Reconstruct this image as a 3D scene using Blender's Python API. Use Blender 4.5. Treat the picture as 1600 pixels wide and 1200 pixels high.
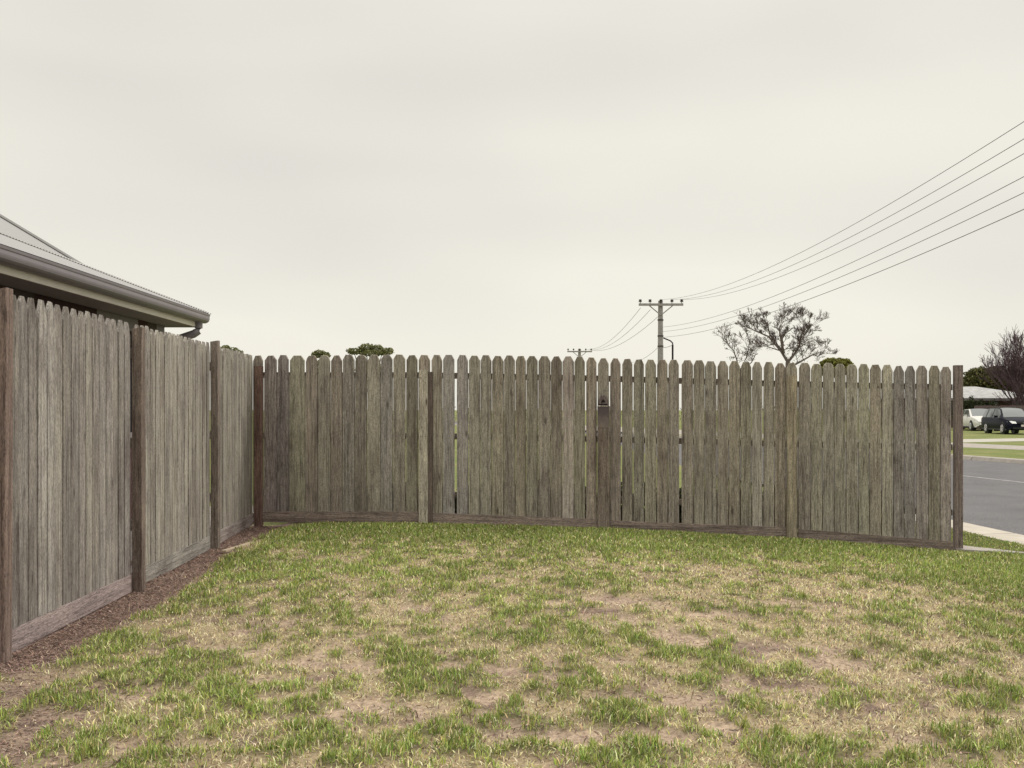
import bpy, math, random
import numpy as np

random.seed(7)
rng = np.random.default_rng(7)
R = math.radians
sc = bpy.context.scene
for o in list(bpy.data.objects):
    bpy.data.objects.remove(o, do_unlink=True)

# ------------------------------------------------------------------ camera, sky, sun, exposure
HC = 1.49                       # eye height above the road
F = 1600.0                      # focal length in photo pixels (36 mm lens)
cam = bpy.data.objects.new('camera', bpy.data.cameras.new('camera'))
sc.collection.objects.link(cam)
cam.location = (0, 0, HC)
cam.rotation_euler = (R(90), 0, 0)
cam.data.lens = 36.0
cam.data.sensor_width = 36.0
cam.data.sensor_fit = 'HORIZONTAL'
cam.data.shift_y = 0.025
cam.data.clip_start = 0.05
cam.data.clip_end = 6000
sc.camera = cam

SUN_EL, SUN_AZ = 44.0, 70.0     # azimuth clockwise from +Y (sun to the right, a little ahead)
world = bpy.data.worlds.new("World")
sc.world = world
world.use_nodes = True
wn, wl = world.node_tree.nodes, world.node_tree.links
wn.clear()
w_out = wn.new('ShaderNodeOutputWorld')
w_sky = wn.new('ShaderNodeTexSky'); w_sky.sky_type = 'NISHITA'; w_sky.sun_disc = False
w_sky.sun_elevation = R(SUN_EL); w_sky.sun_rotation = R(SUN_AZ)
w_b1 = wn.new('ShaderNodeBackground'); w_b1.inputs['Strength'].default_value = 0.1
wl.new(w_sky.outputs[0], w_b1.inputs[0])
w_geo = wn.new('ShaderNodeTexCoord')
w_sep = wn.new('ShaderNodeSeparateXYZ'); wl.new(w_geo.outputs['Generated'], w_sep.inputs[0])
w_map = wn.new('ShaderNodeMapping'); w_map.inputs['Scale'].default_value = (1.1, 1.1, 3.6)
w_map.inputs['Location'].default_value = (0.35, 0.1, 0.42)
wl.new(w_geo.outputs['Generated'], w_map.inputs[0])
w_n = wn.new('ShaderNodeTexNoise'); w_n.inputs['Scale'].default_value = 1.25
w_n.inputs['Detail'].default_value = 2.6; w_n.inputs['Roughness'].default_value = 0.42
wl.new(w_map.outputs[0], w_n.inputs[0])
w_r = wn.new('ShaderNodeValToRGB')
w_r.color_ramp.elements[0].position = 0.36; w_r.color_ramp.elements[0].color = (0.690, 0.668, 0.622, 1)
w_r.color_ramp.elements[1].position = 0.66; w_r.color_ramp.elements[1].color = (0.915, 0.883, 0.785, 1)
wl.new(w_n.outputs[0], w_r.inputs[0])
w_b2 = wn.new('ShaderNodeBackground'); w_b2.inputs['Strength'].default_value = 1.0
wl.new(w_r.outputs[0], w_b2.inputs[0])
# an overcast sky grows brighter towards the zenith
w_mr = wn.new('ShaderNodeMapRange'); w_mr.interpolation_type = 'SMOOTHSTEP'
w_mr.inputs['From Min'].default_value = 0.30; w_mr.inputs['From Max'].default_value = 0.95
w_mr.inputs['To Min'].default_value = 1.0; w_mr.inputs['To Max'].default_value = 2.7
wl.new(w_sep.outputs[2], w_mr.inputs[0]); wl.new(w_mr.outputs[0], w_b2.inputs['Strength'])
w_mix = wn.new('ShaderNodeMixShader'); w_mix.inputs[0].default_value = 0.96
wl.new(w_b1.outputs[0], w_mix.inputs[1]); wl.new(w_b2.outputs[0], w_mix.inputs[2])
wl.new(w_mix.outputs[0], w_out.inputs[0])

sun = bpy.data.objects.new('sun', bpy.data.lights.new('sun', 'SUN'))
sc.collection.objects.link(sun)
sun.data.energy = 1.5
sun.data.angle = R(16)
sun.data.color = (1.0, 0.95, 0.87)
sun.rotation_euler = (R(90 - SUN_EL), 0, R(180 - SUN_AZ))   # light travels away from the sun's azimuth
sun.location = (30, 30, 60)

sc.view_settings.view_transform = 'Standard'
sc.view_settings.look = 'None'
sc.view_settings.exposure = 0.0
sc.view_settings.gamma = 1.0
sc.view_settings.use_curve_mapping = False
sc.render.engine = 'CYCLES'
sc.cycles.max_bounces = 6
sc.cycles.transparent_max_bounces = 12

# ------------------------------------------------------------------ helpers
COL = sc.collection

def tag(o, label=None, cat=None, group=None, kind=None):
    if label: o['label'] = label
    if cat: o['category'] = cat
    if group: o['group'] = group
    if kind: o['kind'] = kind
    return o

def empty(name, loc, label, cat, group=None, rz=0.0):
    o = bpy.data.objects.new(name, None)
    COL.objects.link(o)
    o.location = loc; o.rotation_euler = (0, 0, rz); o.empty_display_size = 0.2
    return tag(o, label, cat, group)

def link(name, me, mat=None, parent=None, loc=(0, 0, 0)):
    o = bpy.data.objects.new(name, me)
    COL.objects.link(o)
    if parent is not None: o.parent = parent
    o.location = loc
    if mat is not None and not me.materials:
        for m in (mat if isinstance(mat, (list, tuple)) else [mat]): me.materials.append(m)
    return o

class MB:
    """collects vertices and faces of ONE mesh object"""
    def __init__(s): s.v = []; s.f = []; s.m = []; s.smooth = False
    def face(s, pts, mi=0):
        b = len(s.v); s.v += [tuple(p) for p in pts]; s.f.append(tuple(range(b, b + len(pts)))); s.m.append(mi)
    def box(s, a, b, mi=0, bev=0.0):
        x0, y0, z0 = a; x1, y1, z1 = b
        if bev <= 0:
            k = len(s.v)
            s.v += [(x0,y0,z0),(x1,y0,z0),(x1,y1,z0),(x0,y1,z0),(x0,y0,z1),(x1,y0,z1),(x1,y1,z1),(x0,y1,z1)]
            for q in ((0,3,2,1),(4,5,6,7),(0,1,5,4),(1,2,6,5),(2,3,7,6),(3,0,4,7)):
                s.f.append(tuple(k + i for i in q)); s.m.append(mi)
        else:
            s.prism([(x0+bev,y0),(x1-bev,y0),(x1,y0+bev),(x1,y1-bev),(x1-bev,y1),(x0+bev,y1),(x0,y1-bev),(x0,y0+bev)], z0, z1, mi)
    def prism(s, poly, z0, z1, mi=0):
        k = len(s.v); n = len(poly)
        s.v += [(p[0], p[1], z0) for p in poly] + [(p[0], p[1], z1) for p in poly]
        s.f.append(tuple(reversed(range(k, k + n)))); s.m.append(mi)
        s.f.append(tuple(range(k + n, k + 2 * n))); s.m.append(mi)
        for i in range(n):
            j = (i + 1) % n
            s.f.append((k + i, k + j, k + n + j, k + n + i)); s.m.append(mi)
    def tube(s, pts, rad, n=8, caps=True, mi=0):
        pts = [np.array(p, float) for p in pts]
        if not hasattr(rad, '__len__'): rad = [rad] * len(pts)
        k = len(s.v)
        for i, p in enumerate(pts):
            d = pts[min(i+1, len(pts)-1)] - pts[max(i-1, 0)]
            d /= (np.linalg.norm(d) + 1e-12)
            a = np.array((0, 0, 1.0)) if abs(d[2]) < 0.9 else np.array((1.0, 0, 0))
            u = np.cross(d, a); u /= np.linalg.norm(u); w = np.cross(d, u)
            for j in range(n):
                t = 2 * math.pi * j / n
                s.v.append(tuple(p + rad[i] * (math.cos(t) * u + math.sin(t) * w)))
        for i in range(len(pts) - 1):
            for j in range(n):
                a0 = k + i*n + j; a1 = k + i*n + (j+1) % n
                s.f.append((a0, a1, a1 + n, a0 + n)); s.m.append(mi)
        if caps:
            s.f.append(tuple(k + j for j in range(n))); s.m.append(mi)
            s.f.append(tuple(k + (len(pts)-1)*n + j for j in reversed(range(n)))); s.m.append(mi)
    def mesh(s, name):
        me = bpy.data.meshes.new(name)
        me.from_pydata(s.v, [], s.f)
        me.update()
        if any(s.m): me.polygons.foreach_set('material_index', s.m)
        if s.smooth:
            me.polygons.foreach_set('use_smooth', [True] * len(me.polygons))
        return me
    def build(s, name, mat=None, parent=None, loc=(0, 0, 0)):
        return link(name, s.mesh(name), mat, parent, loc)

def bulk_mesh(name, verts, loops, starts, totals, cols=None, smooth=False):
    me = bpy.data.meshes.new(name)
    me.vertices.add(len(verts)); me.vertices.foreach_set('co', np.asarray(verts, np.float32).ravel())
    me.loops.add(len(loops)); me.loops.foreach_set('vertex_index', np.asarray(loops, np.int32))
    me.polygons.add(len(starts)); me.polygons.foreach_set('loop_start', np.asarray(starts, np.int32))
    try: me.polygons.foreach_set('loop_total', np.asarray(totals, np.int32))
    except Exception: pass
    if smooth: me.polygons.foreach_set('use_smooth', np.ones(len(starts), bool))
    if cols is not None:
        at = me.color_attributes.new('Col', 'FLOAT_COLOR', 'POINT')
        c = np.ones((len(verts), 4), np.float32); c[:, :3] = cols
        at.data.foreach_set('color', c.ravel())
    me.update(calc_edges=True)
    return me

def quads_mesh(name, P, cols=None):
    """P: (n,4,3)"""
    n = len(P)
    return bulk_mesh(name, P.reshape(-1, 3), np.arange(4*n), np.arange(n)*4, np.full(n, 4),
                     None if cols is None else np.repeat(cols, 4, axis=0))

# ground point seen at photo pixel (px, py) on the level z
def un(px, py, z=0.0):
    Y = F * (HC - z) / (py - 640.0)
    return ((px - 800.0) / F * Y, Y)

# -------- value noise
_perm = rng.random((256, 256))
def vnoise(x, y):
    xi = np.floor(x).astype(int); yi = np.floor(y).astype(int)
    fx = x - xi; fy = y - yi
    fx = fx*fx*(3-2*fx); fy = fy*fy*(3-2*fy)
    a = _perm[xi % 256, yi % 256]; b = _perm[(xi+1) % 256, yi % 256]
    c = _perm[xi % 256, (yi+1) % 256]; d = _perm[(xi+1) % 256, (yi+1) % 256]
    return (a*(1-fx)+b*fx)*(1-fy) + (c*(1-fx)+d*fx)*fy
def fbm(x, y, o=4, gain=0.55):
    s = 0; a = 1; t = 0
    for i in range(o):
        s = s + a*vnoise(x*2**i + 17.3*i, y*2**i + 41.7*i); t += a; a *= gain
    return s / t

# ------------------------------------------------------------------ materials
def nodemat(name, rough=0.8, metal=0.0, spec=0.3):
    m = bpy.data.materials.new(name); m.use_nodes = True
    nt = m.node_tree; b = nt.nodes['Principled BSDF']
    b.inputs['Roughness'].default_value = rough
    b.inputs['Metallic'].default_value = metal
    b.inputs['Specular IOR Level'].default_value = spec
    return m, nt, b

def ramp(nt, src, stops):
    r = nt.nodes.new('ShaderNodeValToRGB')
    e = r.color_ramp.elements
    while len(e) < len(stops): e.new(0.5)
    for k, (p, c) in enumerate(stops):
        e[k].position = p; e[k].color = (*c, 1) if len(c) == 3 else c
    nt.links.new(src, r.inputs[0])
    return r.outputs[0]

def noise(nt, scale, detail=4, rough=0.6, vec=None, mapscale=None, dist=0.0, coord='Object', addvec=None):
    tc = nt.nodes.new('ShaderNodeTexCoord')
    v = tc.outputs[coord] if vec is None else vec
    if addvec is not None:
        a = nt.nodes.new('ShaderNodeVectorMath'); a.operation = 'ADD'
        nt.links.new(v, a.inputs[0]); nt.links.new(addvec, a.inputs[1]); v = a.outputs[0]
    if mapscale:
        mp = nt.nodes.new('ShaderNodeMapping'); mp.inputs['Scale'].default_value = mapscale
        nt.links.new(v, mp.inputs[0]); v = mp.outputs[0]
    n = nt.nodes.new('ShaderNodeTexNoise'); n.inputs['Scale'].default_value = scale
    n.inputs['Detail'].default_value = detail; n.inputs['Roughness'].default_value = rough
    n.inputs['Distortion'].default_value = dist
    nt.links.new(v, n.inputs['Vector'])
    return n.outputs['Fac']

def mixc(nt, fac, a, b, mode='MIX'):
    m = nt.nodes.new('ShaderNodeMix'); m.data_type = 'RGBA'; m.blend_type = mode
    for i, x in ((0, fac), (6, a), (7, b)):
        if hasattr(x, 'is_linked') or hasattr(x, 'links'): nt.links.new(x, m.inputs[i])
        elif isinstance(x, (int, float)): m.inputs[i].default_value = x
        else: m.inputs[i].default_value = (*x, 1)
    return m.outputs[2]

def bump(nt, b, h, strength=0.4, dist=0.01):
    n = nt.nodes.new('ShaderNodeBump'); n.inputs['Strength'].default_value = strength
    n.inputs['Distance'].default_value = dist
    nt.links.new(h, n.inputs['Height']); nt.links.new(n.outputs[0], b.inputs['Normal'])

def simple(name, col, rough=0.6, metal=0.0, var=0.12, scale=8.0, spec=0.3, bumps=0.0):
    m, nt, b = nodemat(name, rough, metal, spec)
    n = noise(nt, scale, 5, 0.6)
    c = ramp(nt, n, [(0.3, tuple(x*(1-var) for x in col)), (0.7, tuple(min(1, x*(1+var)) for x in col))])
    nt.links.new(c, b.inputs['Base Color'])
    if bumps: bump(nt, b, n, bumps, 0.01)
    return m

def wood(name, knots=True, green=0.0, horiz=False, contrast=1.0, dark_streak=0.5):
    """weathered timber, tinted by each object's own colour; grain along local z (or x)"""
    m, nt, b = nodemat(name, 0.85, 0, 0.22)
    oi = nt.nodes.new('ShaderNodeObjectInfo')
    mul = nt.nodes.new('ShaderNodeVectorMath'); mul.operation = 'MULTIPLY'
    cmb = nt.nodes.new('ShaderNodeCombineXYZ')
    for i in range(3): nt.links.new(oi.outputs['Random'], cmb.inputs[i])
    nt.links.new(cmb.outputs[0], mul.inputs[0]); mul.inputs[1].default_value = (37.0, 53.0, 71.0)
    off = mul.outputs[0]
    g = (0.05, 1, 1) if horiz else (1, 1, 0.05)
    g2 = (0.22, 1, 1) if horiz else (1, 1, 0.22)
    fine = noise(nt, 210, 3, 0.7, mapscale=g, addvec=off)
    mid = noise(nt, 48, 4, 0.6, mapscale=(0.03,1,1) if horiz else (1,1,0.03), dist=0.5, addvec=off)
    speck = noise(nt, 230, 3, 0.75, mapscale=g2, addvec=off)
    big = noise(nt, 3.2, 4, 0.65, mapscale=(0.5,1,1) if horiz else (1.6,1.6,0.55), dist=0.3, addvec=off)
    lo = 1 - 0.42*contrast
    c1 = ramp(nt, fine, [(0.34, (lo*.9, lo*.88, lo*.86)), (0.5, (1, 1, 1)), (0.68, (1.35, 1.34, 1.31))])
    c2 = ramp(nt, mid, [(0.34, (0.58, 0.56, 0.55)), (0.5, (1, 1, 1)), (0.70, (1.28, 1.27, 1.25))])
    c3 = ramp(nt, speck, [(0.32, (0.38, 0.35, 0.33)), (0.47, (1, 1, 1)), (0.68, (1.38, 1.37, 1.34))])
    c4 = ramp(nt, big, [(0.32, (0.68, 0.64, 0.64)), (0.5, (1, 1, 1)), (0.70, (1.16, 1.16, 1.12))])
    c = mixc(nt, 1.0, oi.outputs['Color'], c1, 'MULTIPLY')
    c = mixc(nt, 1.0, c, c2, 'MULTIPLY')
    c = mixc(nt, 1.0, c, c3, 'MULTIPLY')
    c = mixc(nt, 1.0, c, c4, 'MULTIPLY')
    # blackish mildew streaks
    st = noise(nt, 14, 5, 0.7, mapscale=(0.12,1,1) if horiz else (1,1,0.12), dist=0.8, addvec=off)
    sm = ramp(nt, st, [(0.60, (0, 0, 0)), (0.72, (dark_streak,)*3)])
    c = mixc(nt, sm, c, (0.07, 0.058, 0.052))
    if green > 0:
        gm = noise(nt, 2.4, 4, 0.6, mapscale=(1, 1, 0.5), addvec=off)
        gr = ramp(nt, gm, [(0.46, (0, 0, 0)), (0.70, (green,)*3)])
        c = mixc(nt, gr, c, (0.21, 0.190, 0.125))
    hgt = mixc(nt, 0.5, fine, speck)
    if knots:
        tc = nt.nodes.new('ShaderNodeTexCoord')
        ad = nt.nodes.new('ShaderNodeVectorMath'); ad.operation = 'ADD'
        nt.links.new(tc.outputs['Object'], ad.inputs[0]); nt.links.new(off, ad.inputs[1])
        mp = nt.nodes.new('ShaderNodeMapping'); mp.inputs['Scale'].default_value = (2.4, 8, 8) if horiz else (8, 8, 2.4)
        nt.links.new(ad.outputs[0], mp.inputs[0])
        vo = nt.nodes.new('ShaderNodeTexVoronoi'); vo.inputs['Scale'].default_value = 1.0
        vo.inputs['Randomness'].default_value = 1.0
        nt.links.new(mp.outputs[0], vo.inputs['Vector'])
        kr = ramp(nt, vo.outputs['Distance'], [(0.04, (0.75,)*3), (0.09, (0.32,)*3), (0.15, (0, 0, 0))])
        c = mixc(nt, kr, c, (0.045, 0.034, 0.028))
    nt.links.new(c, b.inputs['Base Color'])
    bump(nt, b, hgt, 0.55, 0.004)
    return m

M = {}
M['picket'] = wood('weathered_paling', True, 0.18, contrast=1.15, dark_streak=0.6)
M['picket_left'] = wood('weathered_paling_grey', True, 0.12, dark_streak=0.35)
M['post'] = wood('weathered_post', True, 0.0, contrast=0.8)
M['board'] = wood('weathered_board', False, 0.0, horiz=True, dark_streak=0.5)
M['concrete'] = simple('concrete', (0.44, 0.40, 0.345), 0.9, 0, 0.14, 3.0, 0.2, 0.3)
M['concrete_old'] = simple('old_concrete', (0.33, 0.30, 0.27), 0.9, 0, 0.2, 6.0, 0.2, 0.3)

def asphalt():
    m, nt, b = nodemat('asphalt', 0.9, 0, 0.25)
    n1 = noise(nt, 55, 3, 0.8); n2 = noise(nt, 1.1, 5, 0.6); n3 = noise(nt, 16, 3, 0.7)
    a = ramp(nt, n1, [(0.36, (0.060, 0.058, 0.063)), (0.5, (0.118, 0.114, 0.120)), (0.66, (0.235, 0.226, 0.230))])
    c = ramp(nt, n2, [(0.3, (0.84,)*3), (0.7, (1.14,)*3)])
    c3 = ramp(nt, n3, [(0.3, (0.86,)*3), (0.7, (1.14,)*3)])
    x = mixc(nt, 1.0, mixc(nt, 1.0, a, c, 'MULTIPLY'), c3, 'MULTIPLY')
    nt.links.new(x, b.inputs['Base Color']); bump(nt, b, n1, 0.4, 0.006)
    return m
M['asphalt'] = asphalt()

def grass_flat(name, a, bcol, dry):
    m, nt, b = nodemat(name, 0.95, 0, 0.1)
    n1 = noise(nt, 26, 5, 0.75); n2 = noise(nt, 0.55, 5, 0.65)
    c1 = ramp(nt, n1, [(0.32, a), (0.62, bcol)])
    f = ramp(nt, n2, [(0.42, (0, 0, 0)), (0.66, (0.7,)*3)])
    c = mixc(nt, f, c1, dry)
    nt.links.new(c, b.inputs['Base Color']); bump(nt, b, n1, 0.8, 0.03)
    return m
M['far_grass'] = grass_flat('mown_grass', (0.080, 0.105, 0.030), (0.195, 0.225, 0.078), (0.27, 0.25, 0.12))
M['ground'] = grass_flat('rough_grass', (0.09, 0.12, 0.035), (0.20, 0.23, 0.08), (0.27, 0.24, 0.12))

def colattr(name, rough=0.9, transl=0.0, spec=0.15, nscale=0, ncon=0.2):
    m, nt, b = nodemat(name, rough, 0, spec)
    at = nt.nodes.new('ShaderNodeVertexColor'); at.layer_name = 'Col'
    c = at.outputs[0]
    if nscale:
        n = noise(nt, nscale, 5, 0.75)
        c = mixc(nt, 1.0, c, ramp(nt, n, [(0.3, (1-ncon,)*3), (0.7, (1+ncon,)*3)]), 'MULTIPLY')
        bump(nt, b, n, 0.8, 0.008)
    nt.links.new(c, b.inputs['Base Color'])
    if transl:
        t = nt.nodes.new('ShaderNodeBsdfTranslucent'); nt.links.new(c, t.inputs[0])
        mx = nt.nodes.new('ShaderNodeMixShader'); mx.inputs[0].default_value = transl
        nt.links.new(b.outputs[0], mx.inputs[1]); nt.links.new(t.outputs[0], mx.inputs[2])
        nt.links.new(mx.outputs[0], nt.nodes['Material Output'].inputs[0])
    return m
M['soil'] = colattr('sandy_soil', 0.95, 0, 0.1, 38, 0.5)  # strong colour noise also paints in dark shade between the grass tufts
M['blade'] = colattr('grass_blade', 0.7, 0.22, 0.25)
M['litter'] = colattr('bark_and_straw', 0.9, 0.0, 0.1)
M['leaf'] = colattr('tree_leaves', 0.75, 0.15, 0.2)
M['bark'] = simple('bark', (0.15, 0.122, 0.118), 0.95, 0, 0.25, 6, 0.1)
M['bark_purple'] = simple('purple_brown_bark', (0.115, 0.080, 0.092), 0.95, 0, 0.25, 6, 0.1)

# ------------------------------------------------------------------ terrain
GX = [-60, -3.2, -1.0, 1.0, 2.93, 4.5, 5.4, 60]
GZ = [0.19, 0.188, 0.222, 0.217, 0.150, 0.054, 0.035, 0.03]
def gbase(x): return np.interp(x, GX, GZ)

# green, dry and bare patches: pixel-measured centres turned into metres on the ground
def patch(px, py, rx, ry, w=1.0):
    h = 1.29; z = F*h/(py-640); x = (px-800)/F*z
    h = HC - float(gbase(x)); z = F*h/(py-640); x = (px-800)/F*z
    return (x, z, rx*z/F, ry*z*z/(F*h), w)
GREEN = [patch(*a) for a in [
 (180,1020,75,30,1.3),(215,1050,70,22,1),(265,960,42,14,1),(370,872,32,11,1.2),(385,905,30,11,1),(325,930,30,10,.9),(300,1075,50,17,1),
 (200,1140,75,24,1),(30,1095,45,11,.9),(120,1170,60,18,1),(10,1185,40,15,.8),(345,1032,22,8,1),(430,1050,48,14,1),(530,965,80,14,.8),(620,1035,50,11,1),
 (650,1088,72,19,1.2),(530,1100,38,14,1),(430,1125,38,9,.8),(350,1120,60,12,.7),(780,945,32,12,.9),(775,1062,70,13,1.1),(720,1165,60,20,1),(520,1180,80,18,1),
 (1005,1020,105,16,1),(1160,1040,105,15,1.1),(975,1113,90,17,1.2),(860,1000,60,11,.9),(855,1090,70,14,.9),(1075,1077,34,9,.9),
 (1120,995,40,9,.8),(1275,1000,50,9,.7),(1250,1090,80,18,.9),(1300,1160,100,22,.8),(840,1175,72,11,1.1),(1075,1140,40,18,1),
 (935,1182,50,12,1),(1540,970,70,30,1.1),(1525,1155,60,26,.7),(520,925,80,10,.6),(700,905,80,10,.6),(900,925,60,8,.7),(460,940,50,9,.6),
 (1420,1120,50,18,.6),(1180,1185,70,14,.7),(1400,960,40,12,.6),(630,985,60,10,.7),(910,1060,60,9,.7),(450,1000,50,9,.7),(1600,940,60,40,1.2)]]
BARE = [patch(*a) for a in [
 (310,1015,60,11,1),(380,1065,60,9,1),(500,1018,36,8,1.1),(535,1041,65,8,1.1),(490,1128,50,9,1),(610,1117,90,11,1),(160,1090,60,13,1.1),
 (30,1135,60,20,1.2),(225,1185,75,12,1),(425,980,45,8,.8),(590,997,52,6,.9),(755,1040,60,8,1),(755,1092,45,13,1),(450,1075,40,8,.6),(745,945,45,7,.7),
 (950,940,80,8,.9),(1050,950,60,8,.9),(1200,947,70,6,.7),(935,966,42,5,.8),(1080,990,62,11,1.1),(1160,1013,90,8,1),(1295,1040,80,9,1),(1200,1066,90,9,1.1),
 (850,1050,60,11,1),(1090,1088,60,8,1),(950,1082,50,8,.7),(860,1150,80,13,1.1),(1010,1157,72,15,1.1),(1125,1137,50,9,1),(1385,1107,42,9,.9),
 (1475,1155,70,13,.9),(1340,1177,60,9,.7),(1290,1015,60,8,.9),(1450,1060,50,6,.6),(700,980,40,6,.7),(1000,975,60,5,.8),(660,950,50,5,.6),
 (120,1120,60,10,.8),(60,1060,60,12,1),(330,975,50,6,.6),(960,1040,60,6,.8)]]
DARK = [patch(*a) for a in [
 (935,964,30,3,1),(1200,1060,50,5,.9),(1160,1008,45,4,.9),(1385,1104,36,6,1),(960,1185,70,8,.9),(610,1195,60,8,.9),(1475,1145,45,6,.9),(1000,1140,50,8,.6),
 (730,1100,50,6,.7),(470,1070,40,5,.7),(850,1125,80,4,.7),(120,1075,70,8,.6),(30,1130,60,10,.4),(460,905,50,4,.7),(1320,1110,25,4,.9),(640,1070,40,4,.5),(1130,1120,30,5,.6)]]
STRAW = [patch(*a) for a in [(1200,908,190,18,1.2),(1400,925,150,22,.9),(1470,1010,170,45,1.2),(1330,1050,150,30,.7),(1080,925,120,12,.8),(620,950,200,30,.5),(1400,1120,200,60,.5)]]
def blobs(L, x, y):
    s = np.zeros_like(x)
    wx = x + 0.22*(fbm(x*2.3+5, y*2.3, 3)-.5)*2; wy = y + 0.35*(fbm(x*1.9+55, y*1.9+9, 3)-.5)*2
    for (cx, cy, rx, ry, w) in L:
        s = np.maximum(s, w*np.exp(-0.8*(((wx-cx)/rx)**2 + ((wy-cy)/ry)**2)))
    return s
def fence_front(x):  return 11.83 - 0.1903*(x+2.92)
def left_face(y):    return np.interp(y, [2, 5.33, 7.4, 9.67, 11.83, 14], [-2.50, -2.60, -2.673, -2.774, -2.906, -3.04])
def mulch(x, y):     # 1 on the bare bark strip along the left fence
    e = left_face(y) + 0.26 + 0.10*(fbm(y*1.7, x*1.1+3, 3)-.5)*2 - np.clip((5.2-y)*0.9, 0, 0.9) + np.clip((y-10.9)*0.55,0,.35)
    return 1/(1+np.exp((x-e)/0.035))
def cover(x, y):
    """green, straw, bare weights"""
    n1 = fbm(x*1.9, y*1.35, 4); n2 = fbm(x*4.1+31, y*3.2+7, 3); n3 = fbm(x*11+3, y*8+77, 3); n4 = fbm(x*9+13, y*6+27, 3)
    d = fence_front(x) - y
    near = np.exp(-(np.clip(d-0.25, 0, None)/0.85)**2) + 0.55*np.exp(-(np.clip(d, 0, None)/2.2)**2)
    right = 1/(1+np.exp(-((x-4.2)+(y-8.6)*0.75)/0.35))
    near_m = mulch(x-0.15, y)
    g = 0.43 - 0.08*np.clip((8.6-y)/2.5, 0, 1) + 0.62*blobs(GREEN, x, y) + 1.25*near*(1-near_m) + 0.90*right + 0.9*(n1-.5) + 1.7*(n2-.5) + 3.0*(n3-.5) - 0.55*blobs(BARE, x, y) - 0.42*blobs(STRAW, x, y)
    br = -0.12 + 1.45*blobs(BARE, x, y) + 1.9*(n2-.5) + 1.8*(n4-.5) - 0.6*blobs(GREEN, x, y) - 1.0*near - 1.0*right - 0.5*blobs(STRAW, x, y)
    br = br + np.clip((9.3-y)/5, 0, 1)*0.22
    m = mulch(x, y)
    g = g*(1-m); br = np.maximum(br, m)
    verge = x > 4.5 + 0.0*y
    g = np.clip(g, 0, 1); br = np.clip(np.maximum(br, 1.0/(1+np.exp((x+1.75+0.55*(y-3.9))/0.10))*np.clip(1.8-g*2.2,0,1)*(x<-1.0)), 0, 1)
    ver = 1/(1+np.exp(-(x-4.75)/0.1))*1.0*(y > 9.6)
    g = np.maximum(g, ver*0.9); br = br*(1-ver)
    return g, br, m
def height(x, y):
    g, br, m = cover(x, y)
    return gbase(x) + 0.020*g - 0.014*br + 0.030*(fbm(x*1.4+8, y*1.4, 4)-.5) + 0.014*(fbm(x*7, y*7, 3)-.5) - 0.01*m - 0.022*np.exp(-(np.clip(fence_front(x)-y, 0, None)/0.35)**2)*(x < 4.7)

# ---- the wide ground and yard sheets
b = MB(); S = 2500
b.face([(-S, -S, -0.06), (S, -S, -0.06), (S, S, -0.06), (-S, S, -0.06)])
tag(b.build('ground', M['ground']), kind='structure')

nx, ny = 262, 262
xs = np.linspace(-3.9, 6.3, nx); ys = np.linspace(2.4, 12.9, ny)
XX, YY = np.meshgrid(xs, ys)
x = XX.ravel(); y = YY.ravel()
z = height(x, y)
g, br, mu = cover(x, y)
dk = blobs(DARK, x, y)
n = fbm(x*6, y*6, 4)[:, None]; n5 = fbm(x*2.2+9, y*2.2+1, 3)[:, None]
sand = np.array((0.455, 0.350, 0.255)); sand2 = np.array((0.255, 0.190, 0.148)); thatch = np.array((0.27, 0.215, 0.130)); green = np.array((0.070, 0.070, 0.028))
bark = np.array((0.19, 0.130, 0.112)); soil = np.array((0.125, 0.085, 0.074))
c = sand*(1-n*0.6) + sand2*n*0.6
c = c*(1-np.clip(n5*1.8-0.7, 0, .6)) + sand2*np.clip(n5*1.8-0.7, 0, .6)
tw = np.clip(1-br*1.4, 0, 1)[:, None]
c = c*(1-tw*0.75) + thatch*tw*0.75
gg = g[:, None]; c = c*(1-gg*0.85) + green*gg*0.85
left_dirt = 1/(1+np.exp((x+1.9+0.55*(y-4.2))/0.25))
dd = np.clip(dk + np.clip((fbm(x*5+70, y*6+20, 3)-.60)*4, 0, .8) + left_dirt*0.8*(x > left_face(y)) + 0.35*np.clip(br*2, 0, 1)*np.clip((fbm(x*14, y*9, 3)-.5)*5, 0, 1), 0, 1)[:, None]*(1-gg); c = c*(1-dd*0.8) + soil*dd*0.8
mm = mu[:, None]; c = c*(1-mm) + (bark*(0.75+0.5*n))*mm
iy, ix = np.meshgrid(np.arange(ny-1), np.arange(nx-1), indexing='ij')
i0 = (iy*nx+ix).ravel()
_k0, _k1 = un(1507, 831.7, 0.045), un(1600, 852.5, 0.045)
_kx = _k0[0] + (y-_k0[1])/(_k1[1]-_k0[1])*(_k1[0]-_k0[0])
i0 = i0[(x < _kx - 0.02)[i0+1] & (x < _kx - 0.02)[i0+nx+1]]
loops = np.stack([i0, i0+1, i0+nx+1, i0+nx], 1).ravel()
nq = len(i0)
me = bulk_mesh('lawn', np.stack([x, y, z], 1), loops, np.arange(nq)*4, np.full(nq, 4), c, True)
tag(link('lawn', me, M['soil']), kind='structure')

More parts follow.
